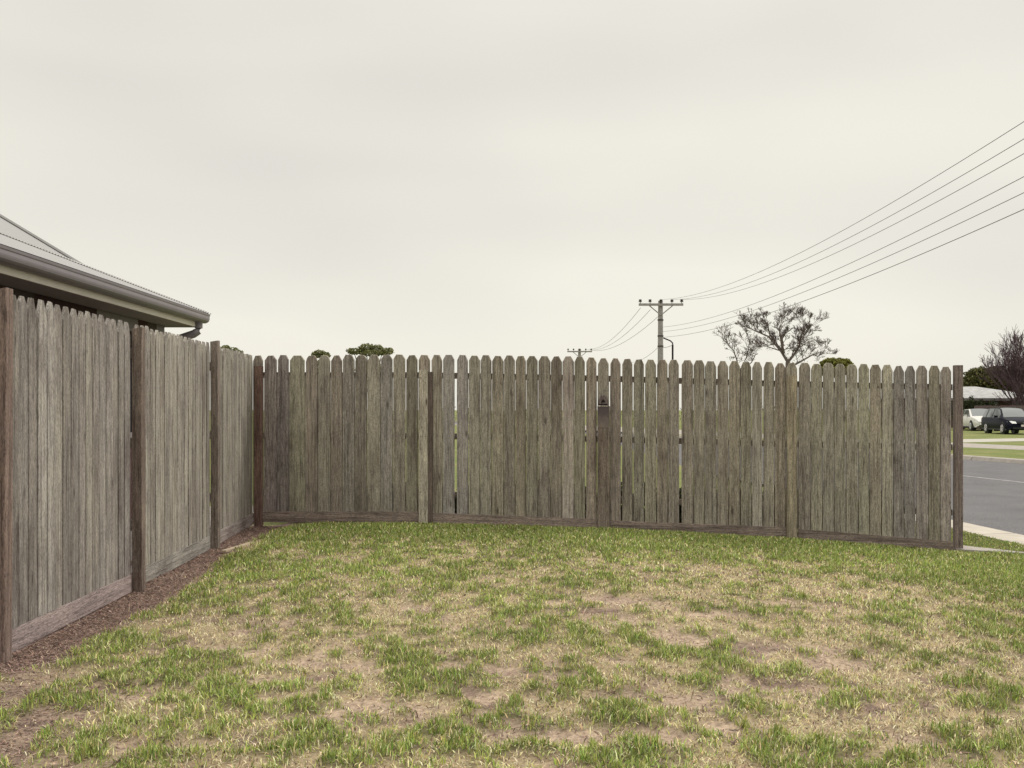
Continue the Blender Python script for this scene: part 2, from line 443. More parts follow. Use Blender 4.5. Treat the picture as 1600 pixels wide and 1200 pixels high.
# coarse yard round it, a little lower
b = MB()
for a0, a1 in zip(GX[:-3], GX[1:-2]):
    z0, z1 = float(gbase(a0))-0.05, float(gbase(a1))-0.05
    b.face([(a0, -30, z0), (a1, -30, z1), (a1, 90, z1), (a0, 90, z0)])
_k0, _k1 = un(1507, 831.7, 0.045), un(1600, 852.5, 0.045)
kx_ = lambda Y: _k0[0] + (min(Y, 16)-_k0[1])/(_k1[1]-_k0[1])*(_k1[0]-_k0[0]) - max(0, Y-16)*.16
for Ya_, Yb_ in ((-30, 0), (0, 8), (8, 16)):
    b.face([(4.5, Ya_, .004), (kx_(Ya_), Ya_, -.01), (kx_(Yb_), Yb_, -.01), (4.5, Yb_, .004)])
yd = b.build('yard', M['ground']); tag(yd, kind='structure')

b = MB()
for k in range(12):
    Ya_ = 2.0 + k*1.0
    b.box((-4.35, Ya_+.006, 0.10), (-3.08, Ya_+.994, 0.165+.003*(k % 3)))
tag(b.build('added_bounce_path', M['concrete_old']), kind='structure')  # unseen paving added to keep green bounce off the gutter and soffit
# ---- road, kerbs, verges
def lerp2(p, q, Y):      # x on the line p-q at Y
    t = (Y - p[1]) / (q[1] - p[1]); return p[0] + t*(q[0]-p[0])
nr0, nr1 = un(1507, 817), un(1600, 837)
fr0, fr1 = un(1507, 718), un(1600, 725)
YN, YF = -25.0, 130.0
def nearX(Y): return lerp2(nr0, nr1, Y) if Y < 16 else lerp2(nr0, nr1, 16) - 0.16*(Y-16)
def farX(Y):  return lerp2(fr0, fr1, Y)
YS = [YN, 0, 8, 12, 16, 24, 32, 45, 70, YF]
b = MB()
for a0, a1 in zip(YS[:-1], YS[1:]):
    b.face([(nearX(a0)-0.02, a0, 0.0), (farX(a0)+0.02, a0, 0.0), (farX(a1)+0.02, a1, 0.0), (nearX(a1)-0.02, a1, 0.0)])
tag(b.build('road', M['asphalt']), kind='structure')
# worn centre line
c0, c1 = un(1507, 743.5, 0.004), un(1600, 753.7, 0.004)
b = MB(); wv = 0.045
Yc = [8, 14, 20, 26, 34, 50, 80]
for a0, a1 in zip(Yc[:-1], Yc[1:]):
    x0, x1 = lerp2(c0, c1, a0), lerp2(c0, c1, a1)
    b.face([(x0-wv, a0, 0.004), (x0+wv, a0, 0.004), (x1+wv, a1, 0.004), (x1-wv, a1, 0.004)])
tag(b.build('centre_line', simple('worn_road_paint', (0.34, 0.33, 0.32), 0.8, 0, 0.3, 4)), kind='structure')

# far kerb: separate stones
kerb = bpy.data.objects.new('kerb', None); COL.objects.link(kerb); tag(kerb, kind='structure')
Yk = 6.0
while Yk < 70:
    L = 2.38
    a0, a1 = Yk, Yk + L
    b = MB()
    x0, x1 = farX(a0), farX(a1)
    for (sx0, sx1, z0a, z1a) in ((0, 0.06, 0.0, 0.10), (0.06, 0.30, 0.10, 0.115)):
        b.face([(x0+sx0, a0, z0a), (x1+sx0, a1, z0a), (x1+sx1, a1, z1a), (x0+sx1, a0, z1a)])
    b.face([(x0, a0, 0.0), (x0+0.06, a0, 0.10), (x0+0.30, a0, 0.115), (x0+0.30, a0, -0.05), (x0, a0, -0.05)])
    b.face([(x1, a1, 0.0), (x1, a1, -0.05), (x1+0.30, a1, -0.05), (x1+0.30, a1, 0.115), (x1+0.06, a1, 0.10)])
    b.build('kerb_stone', M['concrete_old'], kerb)
    Yk += L + 0.05
# near kerb: sloping concrete slabs between verge and road
k0, k1 = un(1507, 831.7, 0.045), un(1600, 852.5, 0.045)
def kinX(Y): return lerp2(k0, k1, Y)
near_kerb = bpy.data.objects.new('near_kerb', None); COL.objects.link(near_kerb); tag(near_kerb, kind='structure')
J0 = un(1535, 836, 0.045); J1 = un(1583, 834, 0.0)
L = 2.4; slope = (J1[1]-J0[1])
for k in range(-5, 10):
    yi0 = J0[1] + k*L + 0.012; yi1 = J0[1] + (k+1)*L - 0.012
    yo0, yo1 = yi0 + slope, yi1 + slope
    if yi1 > 16: break
    b = MB()
    top = [(kinX(yi0), yi0, 0.052), (nearX(yo0), yo0, 0.006), (nearX(yo1), yo1, 0.006), (kinX(yi1), yi1, 0.052)]
    bot = [(p[0], p[1], p[2]-0.10) for p in top]
    b.face(top)
    for i in range(4):
        j = (i+1) % 4
        b.face([bot[i], bot[j], top[j], top[i]])
    b.build('kerb_slab', M['concrete'], near_kerb)
# concrete strip behind the fence end
b = MB()
ps = [un(1440, 855, .05), un(1507, 863.5, .05), un(1600, 868.7, .04), un(1760, 875, .04), un(1750, 868, .04), un(1600, 865.5, .05), un(1507, 856.5, .05), un(1440, 850, .05)]
b.prism(ps, -0.04, 0.0)
for i in range(8, 16): b.v[i] = (b.v[i][0], b.v[i][1], float(gbase(b.v[i][0])) + 0.028)
tag(b.build('concrete_strip', M['concrete_old']), kind='structure')

# far verge
b = MB()
for a0, a1 in zip(YS[:-1], YS[1:]):
    b.face([(farX(a0)+0.30, a0, 0.108), (140, a0, 0.108), (140, a1, 0.108), (farX(a1)+0.30, a1, 0.108)])
tag(b.build('verge', M['far_grass']), kind='structure')
zz = 0.112
p0, p1, p2, p3 = un(1506, 692.3, zz), un(1600, 696.7, zz), un(1600, 703, zz), un(1506, 698.8, zz)
b = MB()
for a0, a1 in ((15, 35), (35, 55), (55, 100)):
    b.face([(lerp2(p2, p3, a0), a0, zz), (lerp2(p0, p1, a0), a0, zz), (lerp2(p0, p1, a1), a1, zz), (lerp2(p2, p3, a1), a1, zz)])
tag(b.build('footpath', M['concrete_old']), kind='structure')
zz = 0.116
q0, q1, q2, q3 = un(1506, 686.2, zz), un(1600, 684.8, zz), un(1600, 689, zz), un(1506, 691.0, zz)
e1 = (q1[0]+(q1[0]-q0[0])*3, q1[1]+(q1[1]-q0[1])*3); e2 = (q2[0]+(q2[0]-q3[0])*3, q2[1]+(q2[1]-q3[1])*3)
b = MB(); b.face([(q3[0]-.6, q3[1]-.5, zz), (e2[0], e2[1], zz), (e1[0], e1[1], zz), (q0[0]-.2, q0[1], zz)])
tag(b.build('driveway', simple('pale_concrete', (0.40, 0.38, 0.33), 0.9, 0, 0.1, 2)), kind='structure')

# ------------------------------------------------------------------ grass blades and litter
def in_view(x, y, pad=0.35):
    return (np.abs(x) < 0.5*y + pad)
def scatter(N, y0=3.55, y1=12.6, pw=1.25):
    """points in the yard, thinner with distance"""
    out_x = []; out_y = []; tot = 0
    while tot < N:
        m = N
        u = rng.random(m)
        a = 2 - pw       # density*width ~ y^(1-pw)
        yy = (y0**a + u*(y1**a - y0**a))**(1/a)
        xx = (rng.random(m)*2-1)*(0.5*yy+0.35)
        # keep density only a function of y
        out_x.append(xx); out_y.append(yy); tot += m
    return np.concatenate(out_x)[:N], np.concatenate(out_y)[:N]

EDGE = [un(1440, 853, .05), un(1507, 860, .05), un(1600, 867.2, .04), un(1760, 872, .04)]
def valid(x, y):
    ok = (y < fence_front(x) - 0.035) | (x > 4.62)
    ok &= x > left_face(y) - 0.07
    ex = np.array([p[0] for p in EDGE]); ey = np.array([p[1] for p in EDGE])
    ey_at = np.interp(x, ex, ey)
    ok &= ~((x > 4.3) & (np.abs(y - ey_at) < 0.11))
    kx = k0[0] + (y-k0[1])/(k1[1]-k0[1])*(k1[0]-k0[0])
    ok &= x < kx - 0.01
    return ok

def blades(px, py, L, W, lean, cols, segs=2):
    n = len(px)
    az = rng.random(n)*2*np.pi
    up = np.cos(lean); out = np.sin(lean)
    dx, dy = np.cos(az), np.sin(az)
    sa = rng.random(n)*2*np.pi        # blade facing, independent
    wx, wy = np.cos(sa)*W/2, np.sin(sa)*W/2
    pz = height(px, py) - 0.002
    mid = np.stack([px + dx*out*L*0.40, py + dy*out*L*0.40, pz + up*L*0.60], 1)
    tip = np.stack([px + dx*(out*L*1.05), py + dy*(out*L*1.05), pz + up*L*0.97 - 0.12*L*out], 1)
    tip[:, 2] = np.maximum(tip[:, 2], pz + 0.003)
    V = np.empty((n, 5, 3), np.float32)
    V[:, 0] = np.stack([px-wx, py-wy, pz], 1); V[:, 1] = np.stack([px+wx, py+wy, pz], 1)
    V[:, 2] = mid + np.stack([wx, wy, 0*wx], 1)*0.8; V[:, 3] = mid - np.stack([wx, wy, 0*wx], 1)*0.8
    V[:, 4] = tip
    base = (np.arange(n)*5)[:, None]
    loops = (base + np.array([0, 1, 2, 3, 3, 2, 4])).ravel()
    starts = (np.arange(n)[:, None]*7 + np.array([0, 4])).ravel()
    tots = np.tile([4, 3], n)
    C = np.repeat(cols, 5, axis=0)
    return V.reshape(-1, 3), loops, starts, tots, C

def jitter(cols, amt):
    f = 1 + (rng.random((len(cols), 1))-.5)*2*amt
    h = 1 + (rng.random((len(cols), 3))-.5)*2*amt*0.25
    return np.clip(cols*f*h, 0, 1)

# live grass: tufted
N = 400000
tx, ty = scatter(N)
cl = 0.012*(1+ty/8)
px_, py_ = tx, ty
# clump: snap some points toward tuft centres
cs = 0.055
cx_ = (np.floor(px_/cs)+0.5)*cs; cy_ = (np.floor(py_/cs)+0.5)*cs
hh = _perm[(np.floor(px_/cs)).astype(int) % 256, (np.floor(py_/cs)).astype(int) % 256]
hk = _perm[(np.floor(px_/cs)+91).astype(int) % 256, (np.floor(py_/cs)+37).astype(int) % 256]
tw = (rng.random(N) < 0.55)
px_ = np.where(tw, cx_ + (hh-.5)*cs*1.2 + rng.normal(0, 0.014, N), px_)
py_ = np.where(tw, cy_ + (hk-.5)*cs*1.2 + rng.normal(0, 0.014, N), py_)
g, br, mu = cover(px_, py_)
keep = valid(px_, py_) & (rng.random(N) < np.clip(g*1.15 - 0.05 + 0.10*(1-br), 0.015, 1)) & (rng.random(N) > mu*0.985)
px_, py_, g = px_[keep], py_[keep], g[keep]; n = len(px_)
verge = (px_ > 4.62) & (py_ > 10.2)
L = (0.014 + 0.028*rng.random(n))*(0.70+0.55*g)*np.where(verge, 0.6, 1)
L *= (0.8 + 0.5*fbm(px_*5+3, py_*5, 2))*np.where(px_ > 4.62, 0.95, np.clip(0.42+(fence_front(px_)-py_)*1.5, 0.42, 1))
W = 0.0048*np.clip(py_/6.5, 0.85, 1.6)*(0.6+0.8*rng.random(n))
lean = np.clip(rng.normal(0.62, 0.33, n), 0.05, 1.35)
ga = np.array((0.235, 0.320, 0.065)); gb = np.array((0.50, 0.54, 0.17)); gc = np.array((0.72, 0.64, 0.36)); gd = np.array((0.105, 0.170, 0.038))
r = rng.random(n)[:, None]
base = ga*(1-r) + gb*r
strong = np.clip(g*1.2-0.35, 0, 1)[:, None]
base = base*(1-0.40*strong) + gd*0.40*strong
yel = (rng.random(n) < (0.40 - 0.30*g))[:, None]
base = np.where(yel, gc, base)
tone = fbm(px_*0.9+4, py_*0.9+8, 3)[:, None]
base = base*(0.75+0.5*tone)
V, lo, st, to, C = blades(px_, py_, L, W, lean, jitter(base, 0.55))
tag(link('lawn_grass', bulk_mesh('lawn_grass', V, lo, st, to, C), M['blade']),
    'short patchy green grass growing over the sandy yard', 'grass', kind='stuff')
n_green = n

# straw: dry grass standing and lying
N = 320000
px_, py_ = scatter(N)
g, br, mu = cover(px_, py_)
sw = blobs(STRAW, px_, py_)
d = fence_front(px_) - py_
pr = np.clip(0.66 + 0.45*sw - 0.90*br - 0.34*g, 0.08, 1)
keep = valid(px_, py_) & (rng.random(N) < pr) & (rng.random(N) > mu*0.97) & ~((px_ > 4.6) & (py_ > 10))
px_, py_, g, br = px_[keep], py_[keep], g[keep], br[keep]; n = len(px_)
L = (0.012 + 0.026*rng.random(n))
W = 0.0048*np.clip(py_/6.5, 0.85, 1.6)*(0.6+0.8*rng.random(n))
lean = np.clip(rng.normal(1.0, 0.35, n), 0.2, 1.5)
sa_ = np.array((0.80, 0.70, 0.49)); sb_ = np.array((0.66, 0.59, 0.33)); sd_ = np.array((0.16, 0.11, 0.08))
r = rng.random(n)[:, None]; base = sa_*(1-r)+sb_*r
dkk = (rng.random(n) < 0.20 + 0.35*br)[:, None]; base = np.where(dkk, sd_, base)
V, lo, st, to, C = blades(px_, py_, L, W, lean, jitter(base, 0.45))
tag(link('dry_grass', bulk_mesh('dry_grass', V, lo, st, to, C), M['blade']),
    'straw coloured dead grass among the green tufts', 'dry grass', kind='stuff')

# bark chips and litter on the strip by the left fence and on bare soil
N = 90000
py_ = 3.6 + rng.random(N)*8.3; px_ = left_face(py_) - 0.07 + rng.random(N)**1.3*1.05
N2 = 170000
ax, ay = scatter(N2)
px_ = np.concatenate([px_, ax]); py_ = np.concatenate([py_, ay])
g, br, mu = cover(px_, py_)
keep = valid(px_, py_) & (rng.random(len(px_)) < np.clip(mu*0.55 + br*0.30, 0, 1)) & in_view(px_, py_)
px_, py_, mu = px_[keep], py_[keep], mu[keep]; n = len(px_)
pz = height(px_, py_)
az = rng.random(n)*2*np.pi; L = (0.008+0.022*rng.random(n)**2)*np.where(rng.random(n) < 0.06, 2.0, 1.0); W = 0.0022+0.0045*rng.random(n)**2
tl = rng.normal(0, 0.22, n)
ux, uy, uz = np.cos(az)*L/2, np.sin(az)*L/2, np.sin(tl)*L/2
vx, vy = -np.sin(az)*W/2, np.cos(az)*W/2
P = np.empty((n, 4, 3), np.float32); pzz = pz + 0.003 + np.abs(uz)
for k, (su, sv) in enumerate(((-1, -1), (1, -1), (1, 1), (-1, 1))):
    P[:, k, 0] = px_ + su*ux + sv*vx; P[:, k, 1] = py_ + su*uy + sv*vy; P[:, k, 2] = pzz + su*uz
pal = np.array([(0.28, 0.185, 0.15), (0.16, 0.10, 0.085), (0.40, 0.30, 0.24), (0.08, 0.052, 0.045), (0.30, 0.20, 0.16)])
C = jitter(pal[rng.integers(0, 5, n)], 0.25)
tag(link('bark_litter', quads_mesh('bark_litter', P, C), M['litter']),
    'reddish brown bark chips and dry litter along the left fence', 'bark litter', kind='stuff')

N = 60000
px_, py_ = scatter(N, 3.55, 9.5)
g, br, mu = cover(px_, py_)
keep = valid(px_, py_) & (rng.random(N) < np.clip(br*0.5 + mu*0.3, 0.01, 1))
px_, py_ = px_[keep], py_[keep]; n = len(px_); pz = height(px_, py_)
r_ = 0.0015 + 0.0065*rng.random(n)**3
dirs = np.array([(1, 0, 0), (0, 1, 0), (-1, 0, 0), (0, -1, 0), (0, 0, .8)])
V = np.stack([px_, py_, pz], 1)[:, None, :] + dirs[None]*r_[:, None, None]*(0.7+0.6*rng.random((n, 5, 1)))
fi = np.array([0, 1, 4, 1, 2, 4, 2, 3, 4, 3, 0, 4])
lo = (np.arange(n)[:, None]*5 + fi).ravel()
C = jitter(np.array([(0.30, 0.22, 0.17), (0.17, 0.12, 0.10), (0.42, 0.33, 0.25)])[rng.integers(0, 3, n)], .3)
tag(link('soil_crumbs', bulk_mesh('soil_crumbs', V.reshape(-1, 3), lo, np.arange(4*n)*3, np.full(4*n, 3), np.repeat(C, 5, axis=0)), M['litter']),
    'small crumbs of dry soil on the bare patches', 'soil crumbs', kind='stuff')

# ------------------------------------------------------------------ picket fences
def picket_mesh(w, h, t=0.018, ear=None, drop=0.055, jag=0.0, roundish=0.0, low=None, hk=0.0):
    """dog-eared paling: front faces local -y"""
    ear = ear if ear is not None else w*0.26
    hw = w/2
    out = [(-hw, 0), (hw, 0), (hw, h-drop)] if low is None else [(low[0], 0), (low[1], 0), (low[1], hk-.02), (hw, hk+.02), (hw, h-drop)]
    if roundish: out.append((hw-ear*0.35, h-drop*0.42))
    out += [(hw-ear, h), (-hw+ear, h+jag)]
    if roundish: out.append((-hw+ear*0.35, h-drop*0.42+jag))
    out.append((-hw, h-drop+jag))
    if low is not None: out += [(-hw, hk+.02), (low[0], hk-.02)]
    n = len(out); bv = 0.0036
    cx, cz = 0, h/2
    b = MB()
    ring = lambda ins, y: [(x - math.copysign(ins, x), y, z + (ins if z < cz else -ins)) for x, z in out]
    A = ring(bv, -t/2); B = ring(0, t/2-.004); Cc = ring(0, t/2)
    b.v = A + B + Cc
    b.f.append(tuple(range(n))); b.m.append(0)
    for i in range(n):
        j = (i+1) % n
        b.f.append((i, n+i, n+j, j)); b.m.append(0)
        b.f.append((n+i, 2*n+i, 2*n+j, n+j)); b.m.append(0)
    b.f.append(tuple(2*n+i for i in reversed(range(n)))); b.m.append(0)
    me = b.mesh('picket')
    return me

def put(name, me, mat, parent, loc, rot=(0, 0, 0), col=(0.3, 0.3, 0.3)):
    o = bpy.data.objects.new(name, me)
    COL.objects.link(o); o.parent = parent
    o.location = loc; o.rotation_euler = rot; o.color = (*col, 1)
    if not me.materials: me.materials.append(mat)
    return o

# ---- back fence: plan line, angle, heights read along it
FA = math.atan(-0.1903)                    # rotation of the fence line about z
ca, sa = math.cos(FA), math.sin(FA)
def bx(px, off=0.0):
    """point on the back fence line (moved 'off' towards the camera) at photo column px"""
    t = (px-800)/F
    # Y = 11.83 - .1903*(X+2.92) - off/ca
    Y = (11.83 - 0.1903*2.92 - off/ca) / (1 + 0.1903*t)
    return t*Y, Y
def bz(py, Y): return HC - (py-640.0)/F*Y
def itp(px, tab): return float(np.interp(px, [a for a, _ in tab], [b_ for _, b_ in tab]))
TOPS = [(395, 555.5), (600, 554.5), (700, 555), (880, 556.5), (905, 557.5), (933, 559), (960, 560.5), (1040, 562), (1150, 564.5), (1230, 567), (1300, 568), (1400, 570.5), (1490, 572.5)]
PT = [(400, 799), (655, 799), (674, 801), (933, 811), (960, 813.5), (1228, 823.5), (1247, 826), (1488, 846)]
PB = [(400, 815.5), (655, 816.5), (674, 817), (933, 823.7), (960, 824), (1228, 839.5), (1247, 840), (1488, 860.5)]
RAILS = [[(400, 586), (655, 586), (933, 591), (1000, 594), (1100, 596), (1230, 600), (1300, 601), (1488, 605)],
         [(400, 681), (655, 681), (933, 686), (1100, 688.5), (1230, 694), (1488, 699)],
         [(400, 770), (655, 772), (933, 780), (1100, 786), (1230, 792), (1488, 801)]]
PX = [(395.5,411),(413,432),(434,451),(453,476),(478,496),(497.5,516),(517,534.5),(535.5,554),(555,573.5),(574,594),(595,613.3),(614.3,633),
 (635,652.5),(654,672),(674,691),(692,710),(714,731),(732.5,750),(750.5,768),(768.7,787),(787.5,804.5),(805.5,821.7),(822.3,840),(841,860),(860.4,878),
 (878.5,896.7),(897.5,914),(916,932),(934,951),(953.5,969.7),(972,988),(990,1006),(1008,1025),(1026.5,1043),(1044.5,1061),(1065,1083),(1083.6,1101),
 (1101.3,1119.5),(1121,1138),(1139,1156.5),(1157.2,1174),(1175.3,1191),(1193,1209.5),(1210.7,1227.7),(1228.2,1245.5),(1248,1266),(1267,1284.7),(1285.3,1303),
 (1304,1321.6),(1322.2,1340),(1341.5,1358.3),(1359,1376.7),(1377.3,1395),(1396,1413),(1413.6,1430.7),(1431.3,1449),(1451,1468.6),(1469.2,1486.5)]
# tints: grey-purple g, brown b, olive o, pale p, dark d
CODE = "dgggobdbpbgpbbbggbpbbobbbpbbpbbbobbbbpbbbpbdbbbpbpobpgggdgg"
TINT = {'g': (0.268, 0.244, 0.230), 'b': (0.268, 0.241, 0.202), 'o': (0.284, 0.260, 0.206), 'p': (0.308, 0.283, 0.245), 'd': (0.232, 0.207, 0.174)}
OVR = {1: 'G', 2: 'G', 3: 'o', 4: 'b', 5: 'b', 6: 'b', 7: 'p', 8: 'd', 9: 'p', 10: 'P', 11: 'b', 12: 'd', 17: 'p'}
TINT['G'] = (0.250, 0.222, 0.215); TINT['P'] = (0.315, 0.290, 0.270)

cx0, cy0 = bx(402)
back = empty('picket_fence', (cx0, cy0, float(gbase(cx0))), 'long weathered timber paling fence with dog-eared tops across the far side of the lawn', 'fence')
def loc_of(X, Y, Z): return (X-cx0, Y-cy0, Z-back.location.z)
OPEN = {5: 0, 8: -.6, 10: -.3, 11: .5, 12: -.2, 15: 0, 16: .3, 18: -.1, 20: .2, 21: .2, 22: .0, 24: .2, 25: .2, 26: .2, 27: .2, 28: 0, 29: .4, 30: .3, 31: -.4, 32: 0, 33: .2, 34: .4, 35: .3,
        37: .2, 38: .2, 39: .2, 40: .2, 41: .2, 42: .2, 45: .3, 47: .2, 48: .1, 49: .3, 51: .0, 52: .3, 53: .2}
for i, (l, r_) in enumerate(PX):
    pc = (l+r_)/2
    X0, Y0 = bx(l); X1, Y1 = bx(r_)
    X, Y = bx(pc)
    w = math.hypot(X1-X0, Y1-Y0) * 0.985
    zt = bz(itp(pc, TOPS) + random.uniform(-0.7, 0.7), Y); zb = bz(itp(pc, PT) + 1.6, Y)
    rd = 1.0 if i in (4, 5, 8, 45, 46, 47, 48, 49) else 0.0
    gl = (l - PX[i-1][1])/2 if i and (i-1) not in OPEN else 0.0
    gr_ = (PX[i+1][0] - r_)/2 if i+1 < len(PX) and i not in OPEN else 0.0
    s_ = w/(r_-l)
    # loose boards stay as they are, tight ones swell together below the top rail
    tl_, tr_ = (0.35 if i-1 in (15, 29, 34, 26) else .58), (0.35 if i in (15, 29, 34, 26) else .58)
    mg = max(0.0, (l-PX[i-1][1])/2-.12) if i else 0; mh = max(0.0, (PX[i+1][0]-r_)/2-.12) if i+1 < len(PX) else 0
    tl_, tr_ = min(tl_, mg), min(tr_, mh)
    low = (-w/2 - (gl-.06 if gl else tl_)*s_, w/2 + (gr_-.06 if gr_ else tr_)*s_)
    me = picket_mesh(w, zt-zb, 0.018, w*random.uniform(.22, .29), random.uniform(0.050, 0.066), random.uniform(-.004, .004), rd, low, bz(itp(pc, RAILS[0]), Y)-zb)
    k = OVR.get(i, CODE[i % len(CODE)])
    f = random.uniform(0.90, 1.17)
    colr = tuple(c_*f*random.uniform(.97, 1.03) for c_ in TINT[k])
    put('picket', me, M['picket'], back, loc_of(X, Y + random.uniform(-.004, .004), zb), (random.uniform(-.002, .002), random.uniform(-.0006, .0006), FA + random.uniform(-.025, .025)), colr)

def board_between(name, pxa, pxb, ta, tb, thick, off, mat, col, parent, zoff=0.0, nseg=1):
    """a board along the fence line whose top and bottom follow two pixel tables"""
    b = MB(); N_ = nseg
    Xa, Ya = bx(pxa); 
    pts = []
    for k in range(N_+1):
        p = pxa + (pxb-pxa)*k/N_
        Xc, Yc_ = bx(p)
        pts.append((Xc, Yc_, bz(itp(p, ta), Yc_), bz(itp(p, tb), Yc_)))
    nX, nY = sa, -ca       # towards the camera
    ox, oy, oz = pts[0][0], pts[0][1], pts[0][3]
    vs = []
    for (Xc, Yc_, zt, zb) in pts:
        for d in (off, off+thick):
            for zz_ in (zb, zt):
                vs.append((Xc + nX*d - ox, Yc_ + nY*d - oy, zz_ - oz))
    # rotate to local frame of the fence so that grain follows it
    cr, sr = math.cos(-FA), math.sin(-FA)
    vs = [(x_*cr - y_*sr, x_*sr + y_*cr, z_) for x_, y_, z_ in vs]
    b.v = vs
    for k in range(N_):
        q = 4*k
        b.f += [(q+2, q+6, q+7, q+3), (q+1, q+3, q+7, q+5), (q, q+1, q+5, q+4), (q, q+4, q+6, q+2)]
    b.f += [(0, 2, 3, 1), (4*N_, 4*N_+1, 4*N_+3, 4*N_+2)]
    b.m = [0]*len(b.f)
    me = b.mesh(name)
    return put(name, me, mat, parent, (ox-cx0, oy-cy0, oz-back.location.z), (0, 0, FA), col)

SEG = [(408.5, 654.5), (675.5, 933), (952.5, 1228.5), (1247, 1488.5)]
for (a, c_) in SEG:
    f = random.uniform(.92, 1.08)
    board_between('plinth_board', a, c_, PT, PB, 0.024, -0.003, M['board'], tuple(v*f for v in (0.235, 0.190, 0.166)), back, nseg=4)
RAILT = [[(p, y_-4.6) for p, y_ in T] for T in RAILS]; RAILB = [[(p, y_+4.6) for p, y_ in T] for T in RAILS]
BAYS = [(398, 662), (662, 943), (943, 1238), (1238, 1489)]
for (a, c_) in BAYS:
    for k in range(3):
        board_between('rail', a+.3, c_-.3, RAILT[k], RAILB[k], 0.045, -0.056, M['board'], (0.13, 0.105, 0.09), back)

def post_at(pxl, pxr, pyt, pyb, depth, off, colr, name='post', jag=0.0, mat=None, bev=0.004):
    Xl, Yl = bx(pxl, off); Xr, Yr = bx(pxr, off); Xc, Yc_ = bx((pxl+pxr)/2, off)
    w = math.hypot(Xr-Xl, Yr-Yl); zt = bz(pyt, Yc_); zb = bz(pyb, Yc_) - 0.05
    b = MB(); b.box((-w/2, 0, 0), (w/2, depth, zt-zb), bev=bev)
    if jag:
        n_ = len(b.v)//2
        for i in range(n_, 2*n_): b.v[i] = (b.v[i][0], b.v[i][1], b.v[i][2] + jag*math.sin(b.v[i][0]*70+i))
    me = b.mesh(name)
    return put(name, me, mat or M['post'], back, loc_of(Xc, Yc_, zb), (0, 0, FA), colr)

p = post_at(654.2, 668.2, 577.5, 820.5, 0.045, 0.056, (0.40, 0.365, 0.305), jag=.003); p['label'] = 'pale grey post with nail holes'
p = post_at(668.6, 675.3, 581, 818, 0.03, 0.045, (0.125, 0.098, 0.085), 'batten')
p = post_at(933.2, 952.2, 634.5, 826.5, 0.055, 0.066, (0.205, 0.170, 0.142)); p['label'] = 'brown post with a dark rotted and split top'
# rotted stub: rounded and dark, behind the split lip
Xc, Yc_ = bx(942.3, 0.034); zt = bz(617, Yc_); zb = bz(640, Yc_)
b = MB(); hw = 0.054
H_ = zt-zb
prof = [(-hw, 0), (hw, 0), (hw*.99, H_*.58), (hw*.86, H_*.70), (hw*.70, H_*.74), (hw*.60, H_*.90), (hw*.20, H_*.97), (-hw*.12, H_*.88), (-hw*.40, H_*1.0), (-hw*.66, H_*.84), (-hw*.74, H_*.68), (-hw*.96, H_*.62)]
k0_ = len(prof)
b.v = [(q[0], -0.012, q[1]) for q in prof] + [(q[0], 0.018, q[1]) for q in prof]
b.f = [tuple(range(k0_)), tuple(k0_+i for i in reversed(range(k0_)))] + [(i, k0_+i, k0_+(i+1) % k0_, (i+1) % k0_) for i in range(k0_)]
b.m = [0]*len(b.f)
put('rotted_stub', b.mesh('rotted_stub'), M['post'], back, loc_of(Xc, Yc_, zb), (0, 0, FA), (0.135, 0.108, 0.106))
# black pieces paint the shade inside the rot and split; pale split lip under
b = MB(); b.v = [(-.020, -.014, .075), (.024, -.014, .078), (.018, -.014, .100), (.004, -.014, .112), (-.012, -.014, .098)]
b.v += [(v[0], .002, v[2]) for v in b.v]
b.f = [(0, 1, 2, 3, 4), (9, 8, 7, 6, 5)] + [(q, q+5, (q+1) % 5+5, (q+1) % 5) for q in range(5)]; b.m = [0]*7
m_hol_shade = simple('painted_hollow_shade', (0.018, 0.014, 0.014), 1.0)
put('hollow_shade', b.mesh('hollow_shade'), m_hol_shade, back, loc_of(Xc, Yc_, zb), (0, 0, FA))
b = MB(); b.box((-.050, -.016, .043), (.048, .0, .062)); put('hollow_shade', b.mesh('hollow_shade'), m_hol_shade, back, loc_of(Xc, Yc_, zb), (0, 0, FA))
Xl_, Yl_ = bx(942.6, 0.066)
b = MB(); b.v = [(-.058, -.008, 0), (.058, -.008, 0), (.058, .03, 0), (-.058, .03, 0), (-.055, -.006, .012), (.050, -.006, .007), (.050, .03, .007), (-.055, .03, .012)]
b.f = [(0,3,2,1),(4,5,6,7),(0,1,5,4),(1,2,6,5),(2,3,7,6),(3,0,4,7)]; b.m = [0]*6
put('split_lip', b.mesh('split_lip'), M['post'], back, loc_of(Xl_, Yl_, bz(635, Yl_)), (0, 0, FA), (0.42, 0.37, 0.33))
# stained upper face of that post
Xc, Yc_ = bx(942.7, 0.0692)
zt = bz(633.5, Yc_); zb = bz(668, Yc_)
stain_m, nt, bb = nodemat('charred_stain', 0.9, 0, 0.2)
nn = noise(nt, 60, 4, 0.7, mapscale=(1, 1, 0.25))
tc = nt.nodes.new('ShaderNodeTexCoord'); sp = nt.nodes.new('ShaderNodeSeparateXYZ'); nt.links.new(tc.outputs['Generated'], sp.inputs[0])
ma = nt.nodes.new('ShaderNodeMath'); ma.operation = 'MULTIPLY_ADD'; nt.links.new(sp.outputs[2], ma.inputs[0]); ma.inputs[1].default_value = 0.75; nt.links.new(nn, ma.inputs[2])
nt.links.new(ramp(nt, ma.outputs[0], [(0.50, (0.195, 0.163, 0.137)), (0.80, (0.140, 0.112, 0.108)), (1.05, (0.100, 0.078, 0.080))]), bb.inputs['Base Color'])
b = MB(); b.box((-0.060, 0, 0), (0.060, 0.003, zt-zb))
put('stain', b.mesh('stain'), stain_m, back, loc_of(Xc, Yc_, zb), (0, 0, FA))
